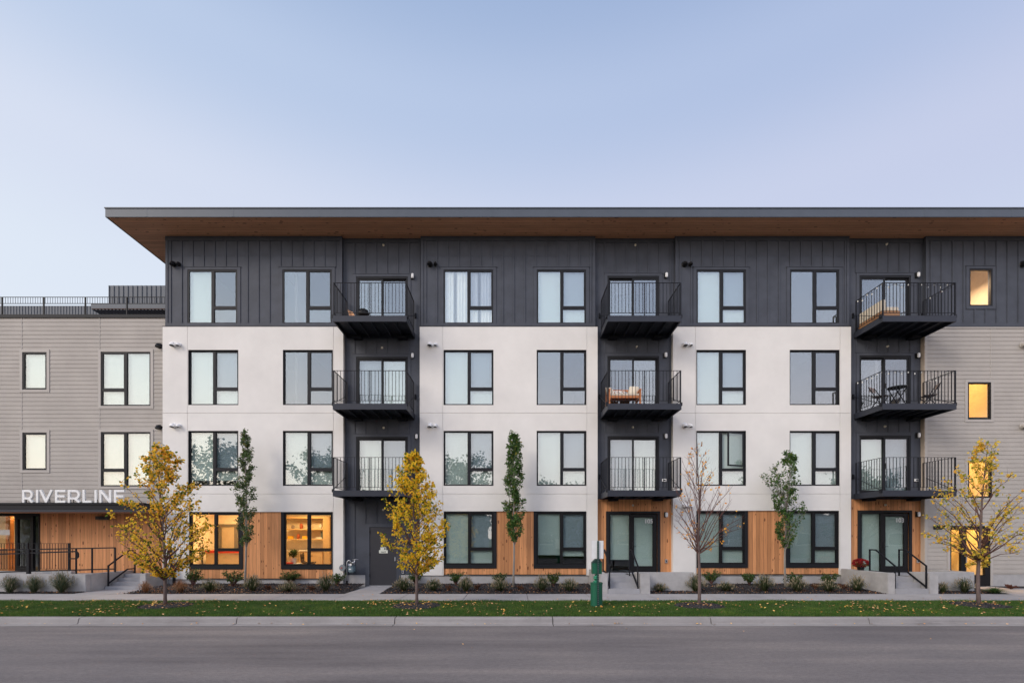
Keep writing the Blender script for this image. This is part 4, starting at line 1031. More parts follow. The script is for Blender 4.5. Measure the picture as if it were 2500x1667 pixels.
# gas meter
gm = empty('gas_meter', (X(858, 18.0), 18.0, Z(1384, 18.0)), 'grey gas meter with round regulator and pipes beside the service door', 'gas meter')
gp = M['metal']; gg = plain('grey_meter_paint', (.14, .20, .23), .5)
mb = MB(); mb.box(-.10, .13, -.12, .12, -.20, .08); mb.build('meter_body', gg, gm, bevel=.045)
mb = MB(); mb.lathe([(.08, -.06), (.085, -.03), (.07, .02)], (.0, -.11, .13), 16, 'Y'); mb.build('dial', M['metal'], gm, smooth=True); MB().box(-.055, .03, -.128, -.12, -.085, -.045).build('meter_label', M['white_paint'], gm)
mb = MB(); mb.lathe([(.115, -.05), (.125, -.02), (.12, .02), (.07, .05)], (-.32, -.02, -.02), 20, 'Y'); rg = mb.build('regulator', plain('regulator_grey', (.20, .22, .23), .5), gm); MB().lathe([(.025, -.07), (.025, -.045)], (-.34, -.02, -.02), 10, 'Y').build('cap', plain('red_cap', (.45, .05, .03), .5), rg)
mb = MB(); mb.tube([(-.17, 0, -.72), (-.17, 0, .12), (-.16, 0, .2), (-.11, 0, .25), (-.06, 0, .25), (-.03, 0, .2), (-.03, 0, .08)], .022, 8); mb.tube([(-.32, 0, -.02), (-.17, 0, -.02)], .03, 8); mb.tube([(.1, 0, .08), (.12, 0, .26), (.12, .2, .3)], .022, 8); mb.tube([(.0, .0, .16), (.12, .0, .18)], .03, 8); mb.tube([(.05, -.02, .28), (.26, -.02, .29)], .014, 6)
mb.build('pipework', M['metal'], gm, smooth=True); MB().tube([(-.17, 0, -.82), (-.17, 0, -.5)], .04, 8).build('pipe_sleeve', M['black'], gm)

# pet waste station on the verge
d = 12.9; px0 = X(1458, d); gmat = plain('green_powder_coat', (.012, .115, .065), .38, .5); dg = plain('dark_green_post', (.01, .042, .032), .45, .5)
ps = empty('pet_waste_station', (px0, d, 0), 'green pet waste station with white sign, bag box and round bin on the verge', 'waste station')
mb = MB(); mb.box(-.022, .022, -.14, -.132, -.05, 1.755); mb.box(-.022, -.016, -.132, -.105, -.05, 1.755); mb.box(.016, .022, -.132, -.105, -.05, 1.755)
mb.build('post', dg, ps); 
mb = MB(); 
for i in range(34): mb.box(-.006, .006, -.1415, -.139, .08+i*.049, .092+i*.049)
mb.build('post_holes', M['metal'], ps)
MB().box(-.165, .15, -.098, -.094, Z(1363, d), Z(1319, d)).build('sign_panel', M['white_paint'], ps, bevel=.002)
mb = MB(); a, c = -.143, .112; z0, z1, zr = Z(1400, d), Z(1373, d), Z(1363.5, d)
mb.box(a, c, -.09, .12, z0, z1); mb.build('bag_dispenser', gmat, ps, bevel=.006)
mb = MB(); q = [(a-.01, z1+.001), (c+.01, z1+.001), (c-.06, zr), (a+.10, zr)]
mb.poly([(x, -.1, z) for x, z in q]); mb.poly([(x, .13, z) for x, z in q][::-1])
for i in range(4): (xa, za), (xb, zb2) = q[i], q[(i+1) % 4]; mb.quad((xa, -.1, za), (xa, .13, za), (xb, .13, zb2), (xb, -.1, zb2))
mb.build('dispenser_roof', dg, ps)
mb = MB(); mb.lathe([(.155, -.0), (.157, .02), (.157, Z(1426, d)-.0), (.163, Z(1425, d)), (.163, Z(1421.5, d)), (.15, Z(1421, d))], (-.01, .05, 0), 28); mb.build('bin', gmat, ps, smooth=False)
mb = MB(); 
for i in range(6):
    t = i/5; wd = .045+.035*abs(math.sin(i*2.1)); mb.tube([(-.03+.012*math.sin(i*3), .0, Z(1401+t*20, d)), (-.03+.01*math.cos(i), .0, Z(1401+(t+.22)*20, d))], [wd, wd*.9], 9)
mb.build('bag', plain('thin_green_bag', (.03, .24, .14), .3), ps, smooth=True)

# ------------------------------------------------------------------ things on the balconies and inside
def furn(name, loc, label, cat, group=None, rz=0): return empty(name, loc, label, cat, group, rz=rz)
wo_ = plain('orange_teak', (.55, .20, .07), .5); cu_ = plain('cream_cushion', (.70, .62, .50), .9, .1)
# slatted bench with cushions on the middle third floor balcony
yb_ = 17.1; x0, x1 = X(1470, 17.5), X(1567, 17.5)-.0; x0 = BX[1]+.1; x1 = x0+1.15; dz = DZ[1]
t = furn('garden_bench', (x0, yb_, dz), 'orange wooden slatted bench with cream cushion on the third floor middle balcony', 'bench'); w = x1-x0
for x in (0, w-.055): 
    mb = MB(); mb.box(x, x+.055, .05, .11, 0, .62); mb.box(x, x+.055, .60, .66, 0, .78); mb.box(x+.002, x+.053, .0, .62, .56, .62); mb.box(x+.01, x+.045, .11, .6, .28, .33)
    mb.build('end_frame', wo_, t)
mb = MB(); mb.box(.056, w-.056, .05, .09, .3, .38)
for i in range(6): mb.box(.056, w-.056, .1+i*.085, .16+i*.085, .335, .36)
mb.build('seat', wo_, t)
mb = MB(); mb.box(.056, w-.056, .60, .63, .68, .75)
for i in range(9): mb.box(.09+i*(w-.22)/8, .15+i*(w-.22)/8, .605, .628, .38, .68)
mb.build('backrest', wo_, t); MB().box(.06, w-.06, .06, .6, .38, .46).build('cushion', cu_, t, bevel=.02)
m, tt, b = nodes('patterned_fabric', .9, .1); vo = N(tt, 'ShaderNodeTexVoronoi'); vo.inputs['Scale'].default_value = 16; tt.links.new(coords(tt), vo.inputs['Vector'])
rr_ = ramp(tt, [(0, (.6, .22, .08)), (.3, (.1, .09, .1)), (.42, (.75, .72, .66)), (1, (.75, .72, .66))], vo.outputs['Distance'], 'CONSTANT'); tt.links.new(rr_.outputs[0], b.inputs['Base Color']); M['pattern'] = m
def pillow(x, y, z, w, h, dp, ry, rz, mat, label):
    mb = MB(); n = 8; g = {}
    for sgn in (-1, 1):
        for i in range(n+1):
            for j in range(n+1):
                u, v = i/n*2-1, j/n*2-1; th = dp/2*max(0, (1-u**4)*(1-v**4))**.6; g[sgn, i, j] = (u*w/2*(1-.07*v*v), sgn*th, v*h/2*(1-.07*u*u))
        for i in range(n):
            for j in range(n): q = [g[sgn, i, j], g[sgn, i+1, j], g[sgn, i+1, j+1], g[sgn, i, j+1]]; mb.poly(q if sgn < 0 else q[::-1])
    o = mb.build('pillow', mat, smooth=True); o.location = (x, y, z); o.rotation_euler = (R(-18), ry, rz); return tag(o, label, 'pillow', 'pillows on the wooden bench')
pillow(x0+.42, yb_+.50, dz+.57, .62, .26, .14, 0, 0, M['pattern'], 'long patterned lumbar pillow in the middle of the orange bench')
pillow(x0+w-.18, yb_+.46, dz+.66, .38, .4, .15, R(12), R(-28), cu_, 'cream square pillow at the right end of the orange bench')
pillow(x0+.12, yb_+.46, dz+.64, .34, .36, .14, R(-8), R(35), cu_, 'cream square pillow at the left end of the orange bench')
# bistro set on the right third floor balcony
def folding_chair(loc, rz, label):
    t = furn('folding_chair', loc, label, 'chair', 'folding bistro chairs', rz); st = M['steel']; sl_m = plain('taupe_sling', (.26, .20, .17), .7)
    for x in (-.2, .2):
        mb = MB(); mb.bar((x, .22, 0), (x, -.2, .46), .022); mb.bar((x*.93, -.22, 0), (x*.93, .28, .86), .022); mb.build('leg', st, t)
    mb = MB(); mb.bar((-.2, -.2, .02), (.2, -.2, .02), .018); mb.bar((-.2, .2, .02), (.2, .2, .02), .018); mb.build('stretcher', st, t)
    mb = MB()
    for i in range(6): mb.box(-.19, .19, -.2+i*.066, -.145+i*.066, .445, .46)
    mb.build('seat', plain('brown_slats', (.06, .04, .035), .6), t)
    mb = MB(); mb.poly([(-.185, .215, .66), (.185, .215, .66), (.185, .275, .86), (-.185, .275, .86)]); mb.poly([(-.185, .225, .66), (-.185, .285, .86), (.185, .285, .86), (.185, .225, .66)]); mb.build('backrest', sl_m, t)
    return t
bx, dz = BX[2], DZ[1]
folding_chair((bx+.42, 17.55, dz), R(25), 'folding chair left of the round bistro table on the right balcony')
folding_chair((bx+2.12, 17.45, dz), R(-110), 'folding chair at the right end of the third floor right balcony')
t = furn('bistro_table', (bx+.86, 17.3, dz), 'round dark bistro table with crossed legs on the third floor right balcony', 'table')
MB().lathe([(.29, .70), (.30, .705), (.30, .72), (.28, .725)], (0, 0, 0), 28).build('table_top', plain('dark_glass_top', (.03, .04, .045), .1, .6), t)
for s in (-1, 1):
    mb = MB(); mb.bar((-.24, s*.17, 0), (.22, s*.17, .70), .024); mb.bar((.24, s*.15, 0), (-.22, s*.15, .70), .024); mb.build('leg', M['steel'], t)
def planter_pot(name, loc, label, cat, r, h, mat, top=None):
    t = furn(name, loc, label, cat); MB().lathe([(r*.75, 0), (r, h*.9), (r*1.05, h*.9), (r*1.05, h), (r*.9, h), (r*.88, h*.88)], (0, 0, 0), 20).build('pot', mat, t, smooth=False); return t
# kettle grill and folded board on the top left balcony
dz = DZ[0]
t = furn('kettle_grill', (BX[0]+.8, 17.7, dz), 'small black kettle grill on the top left balcony', 'grill')
mb = MB(); mb.lathe([(.02, .32), (.15, .36), (.21, .44), (.215, .50)], (0, 0, 0), 22); mb.build('bowl', M['black'], t, smooth=True)
mb = MB(); mb.lathe([(.218, .502), (.19, .58), (.10, .63), (.02, .64)], (0, 0, 0), 22); ld = mb.build('lid', M['black'], t, smooth=True); MB().box(-.05, .05, -.01, .01, .64, .67).build('handle', M['black'], ld)
for k in range(3): a = 2*math.pi*k/3+.4; MB().bar((.08*math.cos(a), .08*math.sin(a), .36), (.2*math.cos(a), .2*math.sin(a), 0), .018).build('leg', M['metal'], t)
mb = MB(); mb.bar((0, 0, 0), (-.16, .1, .46), .16, .022); mb.bar((.16, 0, 0), (-.1, .1, .40), .02, .1); o = thing(mb, 'folded_stool', 'folded light wooden stool on the top left balcony beside the grill', 'stool', plain('light_birch', (.62, .33, .17), .6)); o.location = (BX[0]+.55, 17.35, dz)
# cream outdoor sofa on the top right balcony
dz = DZ[0]; bx = BX[2]
t = furn('outdoor_sofa', (bx+.08, 16.98, dz), 'cream cushioned outdoor sofa along the left rail of the top right balcony', 'sofa')
MB().box(0, .62, 0, 1.15, .08, .24).build('frame', plain('teak_frame', (.38, .20, .10), .6), t)
MB().box(.0, .15, .01, 1.14, .24, .66).build('backrest', cu_, t, bevel=.03); MB().box(.16, .61, .01, 1.14, .24, .40).build('seat', cu_, t, bevel=.03)
for x in (.02, .54):
    for y in (.03, 1.06): MB().box(x, x+.06, y, y+.06, 0, .08).build('leg', M['black'], t)
t = planter_pot('flower_pot', (12.41, 17.2, .676), 'black pot of dark red chrysanthemums at the left of door 103', 'flower pot', .125, .17, M['black'])
# bulbs strung along two balconies
def string_lights(k, i, label, dense):
    t = furn('string_lights', (BX[k], YBF, BZ[i]), label, 'string lights', 'string lights'); hr = Z(689.4, YBF)-Z(785, YBF); wire = MB(); bl = MB(); rnd = random.Random(i)
    path = [(.03, BD-.2), (.03, .06), (BW-.03, .06), (BW-.03, BD-.2)]; pts = []
    for (xa, ya), (xb, yb) in zip(path[:-1], path[1:]):
        n = int(max(2, math.hypot(xb-xa, yb-ya)/.22))
        for q in range(n): u = q/n; pts.append((xa+(xb-xa)*u, ya+(yb-ya)*u, hr-.02-(.09*(q % 2) if dense else .05*(q % 2))))
    wire.tube(pts, .006, 4)
    for p in pts:
        if rnd.random() < .85: bl.lathe([(.008, .02), (.02, 0), (.022, -.02), (.008, -.042)], (p[0], p[1]+.01, p[2]-.02), 8)
    wire.build('wire', M['black'], t); bl.build('bulb', plain('clear_bulb', (.8, .8, .76), .2), t, smooth=True)
string_lights(2, 0, 'string of clear bulbs looped along the top right balcony rail', True)
string_lights(2, 1, 'string of small clear bulbs along the third floor right balcony rail', False)

# lit rooms ------------------------------------------------------
FZ = .36
mb = MB(); ra0, ra1, ry0, ry1 = -12.85, -6.75, WR+.16, 20.9
mb.quad((ra0, ry0, FZ), (ra1, ry0, FZ), (ra1, ry1, FZ), (ra0, ry1, FZ)); mb.quad((ra0, ry1, FZ), (ra1, ry1, FZ), (ra1, ry1, 3.1), (ra0, ry1, 3.1)); mb.quad((ra0, ry0, 3.1), (ra1, ry0, 3.1), (ra1, ry1, 3.1), (ra0, ry1, 3.1))
for x in (ra0, ra1): mb.quad((x, ry0, FZ), (x, ry1, FZ), (x, ry1, 3.1), (x, ry0, 3.1))
mb.box(-10.0, -9.9, ry0, ry1-.001, FZ, 3.099)
P(mb, 'lounge_walls', M['plaster'])
def room_light(x, y, z, s, e, c=(1, .60, .25), nm='ceiling_light'):
    l = bpy.data.lights.new(nm, 'AREA'); l.size = s; l.energy = e; l.color = c; o = bpy.data.objects.new(nm, l); COL.objects.link(o); o.location = (x, y, z); return o
room_light(-11.3, 19.5, 3.05, .6, 120, (1, .62, .25)); room_light(-8.5, 19.4, 3.05, .6, 78, (1, .61, .24))
ob = plain('light_oak', (.58, .40, .22), .5)
t = furn('bookshelf', (-9.52, 20.4, FZ), 'pale oak wall unit with open shelves inside the right lit window', 'bookshelf')
MB().box(0, 1.56, .0, .45, 2.28, 2.36).build('top_panel', ob, t); MB().box(1.56, 1.84, -.05, .45, 0, 2.36).build('side_panel', ob, t)
for z in (1.37, 1.80): MB().box(0, 1.56, .02, .44, z, z+.045).build('shelf', ob, t)
mb = MB(); mb.box(.6, 1.56, -.12, .45, 0, .90); o = mb.build('drawer_unit', ob, t)
for i in range(3): MB().box(.98, 1.16, -.135, -.122, .2+i*.25, .215+i*.25).build('handle', M['black'], o)
MB().box(0, 1.56, -.15, .45, .902, .94).build('worktop', M['white_paint'], t)
rnd = random.Random(4)
cl = [(.05, .05, .05), (.25, .2, .2), (.6, .6, .58), (.75, .42, .05), (.35, .08, .03), (.10, .12, .12), (.45, .35, .28), (.08, .06, .05)]
ITL = {(1.845, 0): ('vase', 'squat dark jar left on the upper shelf of the wall unit'), (1.845, 1): ('vase', 'tall grey vase on the upper shelf of the wall unit'), (1.845, 2): ('bowl', 'white bowl on the upper shelf of the wall unit'), (1.845, 3): ('vase', 'dark knotted sculpture at the right of the upper shelf'),
       (1.415, 0): ('box', 'small orange box left on the middle shelf'), (1.415, 1): ('vase', 'dark lidded tin on the middle shelf'), (1.415, 2): ('box', 'yellow box in the middle of the middle shelf'), (1.415, 3): ('book_stack', 'stack of pale books at the right of the middle shelf'), (1.415, 4): ('picture_frame', 'dark framed panel leaning on the middle shelf')}
for (z, i), (nm, lab) in ITL.items():
    x = -9.52+(.2, .55, .92, 1.38)[i] if z > 1.5 else -9.52+(.1, .42, .72, 1.33, 1.46)[i]; mb = MB()
    if nm == 'vase': h = (.14, .22, .1, .2)[i] if z > 1.5 else .2; mb.lathe([(.05, 0), (.075, h*.4), (.06, h*.85), (.04, h), (.045, h+.01)], (0, 0, 0), 12); mt = plain('item', cl[(i*3+1) % 8], .5)
    elif nm == 'bowl': mb.lathe([(.05, 0), (.12, .06), (.14, .09), (.12, .08)], (0, 0, 0), 16); mt = M['white_paint']
    elif nm == 'box': mb.box(-.1, .1, -.07, .07, 0, .1); mb.box(-.104, .104, -.074, .074, .1, .125); mt = plain('item', cl[3], .5)
    elif nm == 'book_stack': mb.box(-.14, .12, -.09, .09, 0, .03); mb.box(-.12, .13, -.08, .09, .031, .055); mb.box(-.13, .1, -.085, .08, .056, .085); mt = plain('item', cl[2], .6)
    else: mb.box(-.09, .09, .0, .02, 0, .32); mb.box(-.07, .07, -.004, -.0005, .02, .30); mt = plain('item', cl[5], .4)
    o = thing(mb, nm, lab, nm.replace('_', ' '), mt); o.location = (x, 20.58, FZ+z-0)
t = furn('lounge_chair', (X(752, 19.3), 19.3, FZ), 'brown shell chair on thin wire legs inside the right lit window', 'chair', rz=R(100))
mb = MB(); n = 8
prf = [(-.26, .44), (-.1, .42), (.1, .42), (.2, .47), (.25, .6), (.27, .82)]
for a_, b_ in zip(prf[:-1], prf[1:]):
    for i in range(n):
        u0, u1 = i/n*2-1, (i+1)/n*2-1; cu = lambda p, u: (u*.25, p[0]-.06*u*u*(p[1] > .5), p[1]+.07*u*u)
        mb.quad(cu(a_, u0), cu(a_, u1), cu(b_, u1), cu(b_, u0))
o = mb.build('seat', plain('brown_shell', (.09, .055, .035), .6), t, smooth=True); sm = o.modifiers.new('t', 'SOLIDIFY'); sm.thickness = .02
for x, y in ((-.2, -.2), (.2, -.2), (-.2, .2), (.2, .2)): MB().bar((x*.5, y*.5, .43), (x*1.15, y*1.15, 0), .014).build('leg', M['black'], t)
t = furn('side_table', (X(722, 19.3), 19.3, FZ), 'white round side table inside the right lit window', 'table'); MB().lathe([(.23, .42), (.24, .45), (.22, .46)], (0, 0, 0), 20).build('table_top', M['white_paint'], t)
for k in range(3): a = k*2.1; MB().bar((.05*math.cos(a), .05*math.sin(a), .42), (.2*math.cos(a), .2*math.sin(a), 0), .014).build('leg', M['black'], t)
t = furn('stool', (X(704, 19.1), 19.1, FZ), 'red topped stool with thin legs inside the right lit window', 'stool'); MB().lathe([(.2, .44), (.21, .48), (.18, .5)], (0, 0, 0), 20).build('seat', plain('red_cushion', (.55, .04, .02), .6), t)
for k in range(4): a = k*1.57+.7; MB().bar((.12*math.cos(a), .12*math.sin(a), .44), (.18*math.cos(a), .18*math.sin(a), 0), .014).build('leg', M['black'], t)
# left lounge: grey doorway, red counter band, planter
t = furn('door_frame', (X(555, 20.8), 20.86, FZ), 'grey framed doorway on the back wall of the left lit room', 'doorway')
gf = plain('grey_door_frame', (.13, .12, .11), .6); mb = MB(); mb.box(-.42, -.28, -.04, .03, 0, 2.05); mb.box(.28, .42, -.04, .03, 0, 2.05); mb.box(-.28, .28, -.041, .03, 1.93, 2.05); mb.build('frame', gf, t); MB().box(-.275, .275, -.01, .02, 0, 1.925).build('door_leaf', plain('tan_door', (.42, .34, .24), .5), t)
t = furn('counter', (-11.6, 19.75, FZ), 'long counter with bright red band inside the left lit window', 'counter'); MB().box(-.9, 1.65, 0, .5, 0, .84).build('base', ob, t); MB().box(-.93, 1.67, -.03, .53, .84, .95).build('top', plain('red_laminate', (.60, .05, .02), .4), t)
leaf_in = leafmat('indoor_leaves', [(0, (.02, .06, .015)), (.5, (.05, .12, .03)), (1, (.10, .19, .05))])
def leaf_faces(mb, p, d, up, L, w, fold=.25, bend=.15):
    d = d.normalized(); s = d.cross(up)
    if s.length < 1e-3: s = d.orthogonal()
    s.normalize(); n = s.cross(d).normalized()
    b = p; t_ = p+d*L-n*L*bend; m1 = p+d*L*.35; m2 = p+d*L*.68-n*L*bend*.5
    k = len(mb.v); mb.v += [tuple(b), tuple(m1+s*w*.5+n*w*fold), tuple(m2+s*w*.36+n*w*fold*.7), tuple(t_), tuple(m2-s*w*.36+n*w*fold*.7), tuple(m1-s*w*.5+n*w*fold)]
    mb.f += [(k, k+1, k+2, k+3), (k, k+3, k+4, k+5)]; mb.m += [mb.cur]*2
def rvec(r): 
    while True:
        v = Vector((r.uniform(-1, 1), r.uniform(-1, 1), r.uniform(-1, 1)))
        if .05 < v.length < 1: return v.normalized()
def potted_plant(x, y, z, label, H, Wd, n, box=True, seed=1):
    t = furn('potted_plant', (x, y, z), label, 'potted plant'); r = random.Random(seed)
    (MB().box(-.2, .2, -.15, .15, 0, .28) if box else MB().lathe([(.1, 0), (.14, .2), (.12, .2)], (0, 0, 0), 16)).build('pot', M['frame'] if box else M['white_paint'], t)
    st = MB(); lf = MB()
    for i in range(n):
        a = r.uniform(0, 6.28); top = Vector((math.cos(a)*Wd*r.uniform(.2, 1), math.sin(a)*Wd*r.uniform(.2, 1), H*r.uniform(.6, 1))); st.tube([(0, 0, .2), top*.5+Vector((0, 0, .12)), top], [.008, .006, .003], 4)
        for q in range(12): u = r.uniform(.4, 1); p = top*u+Vector((0, 0, .2*(1-u))); leaf_faces(lf, p, (rvec(r)+Vector((0, 0, .3))), Vector((0, 0, 1)), r.uniform(.07, .12), .045)
    st.build('stem', plain('green_stem', (.06, .07, .03), .6), t); lf.build('foliage', leaf_in, t); return t
potted_plant(X(716, 19.2), 19.2, FZ+.46, 'leafy potted plant standing on the side table in the right lit window', .55, .24, 14, False, 3)
potted_plant(X(494, 19.0), 19.0, FZ+.12, 'tall thin plant in a dark rectangular planter in the left lit window', 1.35, .22, 9, True, 5)
# stair shaft of the right wing
sx0, sx1, sy1 = 16.75, 18.2, 20.6
mb = MB()
for z0, z1 in ((.03, 3.1), (3.37, 6.15), (6.42, 9.2), (9.47, ZT-.05)):
    for x in (sx0-.6, sx1+.5): mb.quad((x, WR+.15, z0), (x, sy1, z0), (x, sy1, z1), (x, WR+.15, z1))
    mb.quad((sx0-.6, sy1, z0), (sx1+.5, sy1, z0), (sx1+.5, sy1, z1), (sx0-.6, sy1, z1)); mb.quad((sx0-.6, WR+.15, z1), (sx1+.5, WR+.15, z1), (sx1+.5, sy1, z1), (sx0-.6, sy1, z1)); mb.quad((sx0-.6, WR+.15, z0+.001), (sx1+.5, WR+.15, z0+.001), (sx1+.5, sy1, z0+.001), (sx0-.6, sy1, z0+.001))
P(mb, 'stairwell', M['plaster'])
mb = MB()
for z0 in (.03, 3.37, 6.42):
    mb.poly([(sx0-.3, 20.0, z0), (sx1+.3, 20.0, z0+1.5), (sx1+.3, 20.0, z0+1.8), (sx0-.3, 20.0, z0+.3)]); mb.box(sx0+1.0, sx0+1.12, 19.0, 19.1, z0, z0+2.6)
P(mb, 'stair_flight', plain('stair_grey', (.42, .36, .28), .7))
for z, e, c in ((2.95, 105, (1, .54, .14)), (6.0, 105, (1, .54, .14)), (9.05, 95, (1, .53, .13)), (11.9, 85, (1, .66, .40))): room_light(17.5, 19.2, z, .5, e, c)
room_light(-20.6, 20.0, 2.98, .9, 130, (1, .56, .18))
# ------------------------------------------------------------------ trees
bark = mottled('young_bark', (.15, .11, .10), .25, 14, .85, 60, .6, .004, .2, (1, 1, .25)); bark_g = mottled('grey_bark', (.25, .225, .195), .2, 14, .85, 60, .6, .004, .2, (1, 1, .25)); twigm = plain('reddish_twig', (.13, .065, .055), .8, .2)
YEL = leafmat('autumn_linden_leaves', [(0, (.08, .16, .02)), (.2, (.20, .26, .03)), (.28, (.88, .70, .05)), (.6, (1, .74, .06)), (.88, (1, .64, .06)), (1, (.9, .44, .05))], .6)
YELG = leafmat('turning_linden_leaves', [(0, (.07, .14, .02)), (.26, (.18, .23, .03)), (.36, (.90, .66, .06)), (.75, (1, .62, .07)), (1, (.9, .44, .06))], .6)
ORG = leafmat('last_orange_leaves', [(0, (.80, .46, .06)), (.5, (.85, .42, .06)), (1, (.70, .26, .06))], .3)
YEL2 = leafmat('pale_yellow_leaves', [(0, (.22, .27, .05)), (.22, (.30, .32, .05)), (.3, (.92, .70, .09)), (.7, (.97, .68, .10)), (1, (.88, .46, .08))], .5)
GRN = leafmat('green_column_leaves', [(0, (.025, .07, .015)), (.5, (.055, .125, .024)), (.93, (.10, .18, .035)), (1, (.28, .22, .03))], .2)
GRN2 = leafmat('muted_green_leaves', [(0, (.04, .075, .025)), (.5, (.075, .13, .04)), (.9, (.13, .19, .05)), (1, (.30, .20, .04))], .2)
def interp(rows, y):
    if y <= rows[0][0]: return rows[0][1:]
    for a, b in zip(rows[:-1], rows[1:]):
        if a[0] <= y <= b[0]: t = (y-a[0])/(b[0]-a[0]); return tuple(a[i]+(b[i]-a[i])*t for i in (1, 2))
    return rows[-1][1:]
def tree(name, label, cat, px, d, zb, rows, nb, rise, leaves, ls, lm, bk, seed, rb=.045, lean=0, group=None, fork=None, twigs=5, leaf_w=.8, grp=None, droop=0.0, depth=1.0, clump=.8, crown_lo=None, slim=False):
    """rows: crown outline as (row, left, right) at distance d; branches rise from the leader and end near it"""
    r = random.Random(seed); bx = X(px, d); t = empty(name, (bx, d, zb), label, cat, group)
    zt = Z(rows[0][0], d)-zb; zlo = Z(rows[-1][0], d)-zb
    top_x = (X((rows[0][1]+rows[0][2])/2, d)-bx)
    def axis(z):
        u = max(0, z/zt); return Vector((lean*min(1, u*1.5)*(1-u)+top_x*u**2.2+.012*math.sin(z*3+seed), .012*math.sin(z*2.3+2*seed), z))
    tr = MB(); n = 16; pts = [axis(zt*i/n) for i in range(n+1)]; pts[0].z = -.03
    rad = [max(.004, rb*(1-(i/n))**.8*(1.18 if i == 0 else 1)) for i in range(n+1)]
    tr.tube(pts, rad, 9); tr.build('trunk', bk, t, smooth=True)
    br = MB(); lf = MB(); anchor = []
    def outline(z, az):
        a, b = interp(rows, HY-(z+zb-HC)*F/d); xa, xb = bx-X(a, d), X(b, d)-bx; c = math.cos(az)
        ra = xb if c > 0 else xa; rm = (xa+xb)/2*depth
        return max(.03, abs(c)*ra+(1-abs(c))*max(rm, .04))
    for i in range(nb):
        u = (i+.5)/nb; z1 = zlo+(zt-zlo)*(u**.92)+r.uniform(-.06, .06); az = (r.uniform(0, 6.283) if slim else i*2.399+r.uniform(-.5, .5))
        rr = outline(z1, az)*(r.choice((1.25, 1.12, 1.0, .85, .65, .4)) if slim else r.choice((1.0, .97, .9, .78, .6)))
        z0 = z1-rr*rise*r.uniform(.8, 1.2); z0 = max(z0, (crown_lo if crown_lo is not None else zlo*.8)+r.uniform(0, .12)); z0 = min(z0, zt*.96)
        p0 = axis(z0); p3 = Vector((math.cos(az)*rr, math.sin(az)*rr, z1)); 
        mid = p0.lerp(p3, .5)+Vector((0, 0, -droop*rr+.10*rr))+rvec(r)*.03; q1 = p0.lerp(mid, .5)+Vector((math.cos(az), math.sin(az), -.2))*.03*rr
        pp = [p0, q1, mid, mid.lerp(p3, .55)+rvec(r)*.02, p3]; r0 = min(rb*.42, .007+rr*.014)*(1-z0/zt*.5)
        br.tube(pp, [r0, r0*.8, r0*.6, r0*.4, .0022], 5, cap=False); L = (p3-p0).length
        for q in range(twigs):
            v = r.uniform(.25, .97); k = min(3, int(v*4)); b0_ = pp[k].lerp(pp[k+1], v*4-k); dr = ((p3-p0).normalized()*.8+rvec(r)*.75+Vector((0, 0, .3))).normalized(); tl = L*r.uniform(.16, .38)*(1.15-v*.5)
            e = b0_+dr*tl; az2 = math.atan2(e.y, e.x); lim = outline(e.z, az2)*1.02; hr = math.hypot(e.x, e.y)
            if hr > lim: e.x *= lim/hr; e.y *= lim/hr
            mm = b0_.lerp(e, .5)+rvec(r)*.02; br.tube([b0_, mm, e], [.0042, .003, .0016], 4, cap=False); anchor += [(b0_, mm, .5), (mm, e, 1.0), (mm, e, 1.0)]
        anchor += [(pp[2], pp[3], .6), (pp[3], pp[4], 1.)]
    br.build('branches', twigm if bk is not bark_g else bk, t)
    w = [a[2] for a in anchor]
    for a, b, _ in r.choices(anchor, w, k=int(leaves*clump)):
        for q in range(r.choice((1, 1, 2))):
            p = a.lerp(b, r.random())+rvec(r)*ls*r.uniform(.3, 1.25); dd = (rvec(r)+Vector((0, 0, -.55))+(b-a).normalized()*.4); L = ls*r.uniform(.7, 1.25)
            leaf_faces(lf, p, dd, rvec(r), L, L*leaf_w, .18, .12)
    lf.build('crown', lm, t); return t
TG = 'young trees along the verge'
tree('linden_tree', 'young linden with green and orange leaves in front of the white building corner', 'tree', 405, 12.9, 0, [(1086, 372, 384), (1110, 358, 430), (1130, 350, 434), (1150, 348, 425), (1166, 332, 463), (1185, 300, 472), (1210, 303, 474), (1240, 312, 503), (1262, 291, 506), (1285, 293, 514), (1310, 276, 515), (1330, 288, 506), (1350, 306, 490), (1370, 328, 452), (1390, 318, 444), (1404, 380, 432)], 82, 1.05, 5000, .068, YELG, bark, 11, rb=.044, lean=-.06, group=TG, twigs=6, droop=-.02)
tree('linden_tree', 'young linden with dense golden yellow crown in front of the service door', 'tree', 1019, 12.9, 0, [(1103, 992, 1002), (1130, 965, 1034), (1150, 961, 1042), (1180, 958, 1056), (1210, 932, 1074), (1240, 936, 1084), (1265, 921, 1078), (1285, 924, 1100), (1310, 930, 1082), (1340, 945, 1082), (1360, 950, 1086), (1376, 955, 1070), (1394, 985, 1040)], 80, 1.0, 5400, .07, YEL, bark, 23, rb=.043, lean=-.05, group=TG, twigs=6)
tree('bare_tree', 'nearly bare young tree with a few orange leaves right of door 105', 'tree', 1707, 12.9, 0, [(1082, 1695, 1712), (1095, 1678, 1738), (1110, 1668, 1762), (1150, 1655, 1775), (1200, 1642, 1792), (1240, 1643, 1802), (1280, 1630, 1814), (1305, 1640, 1820), (1330, 1662, 1790), (1345, 1690, 1730)], 46, 1.75, 240, .058, ORG, bark, 37, rb=.046, group=TG, twigs=7, crown_lo=1.38)
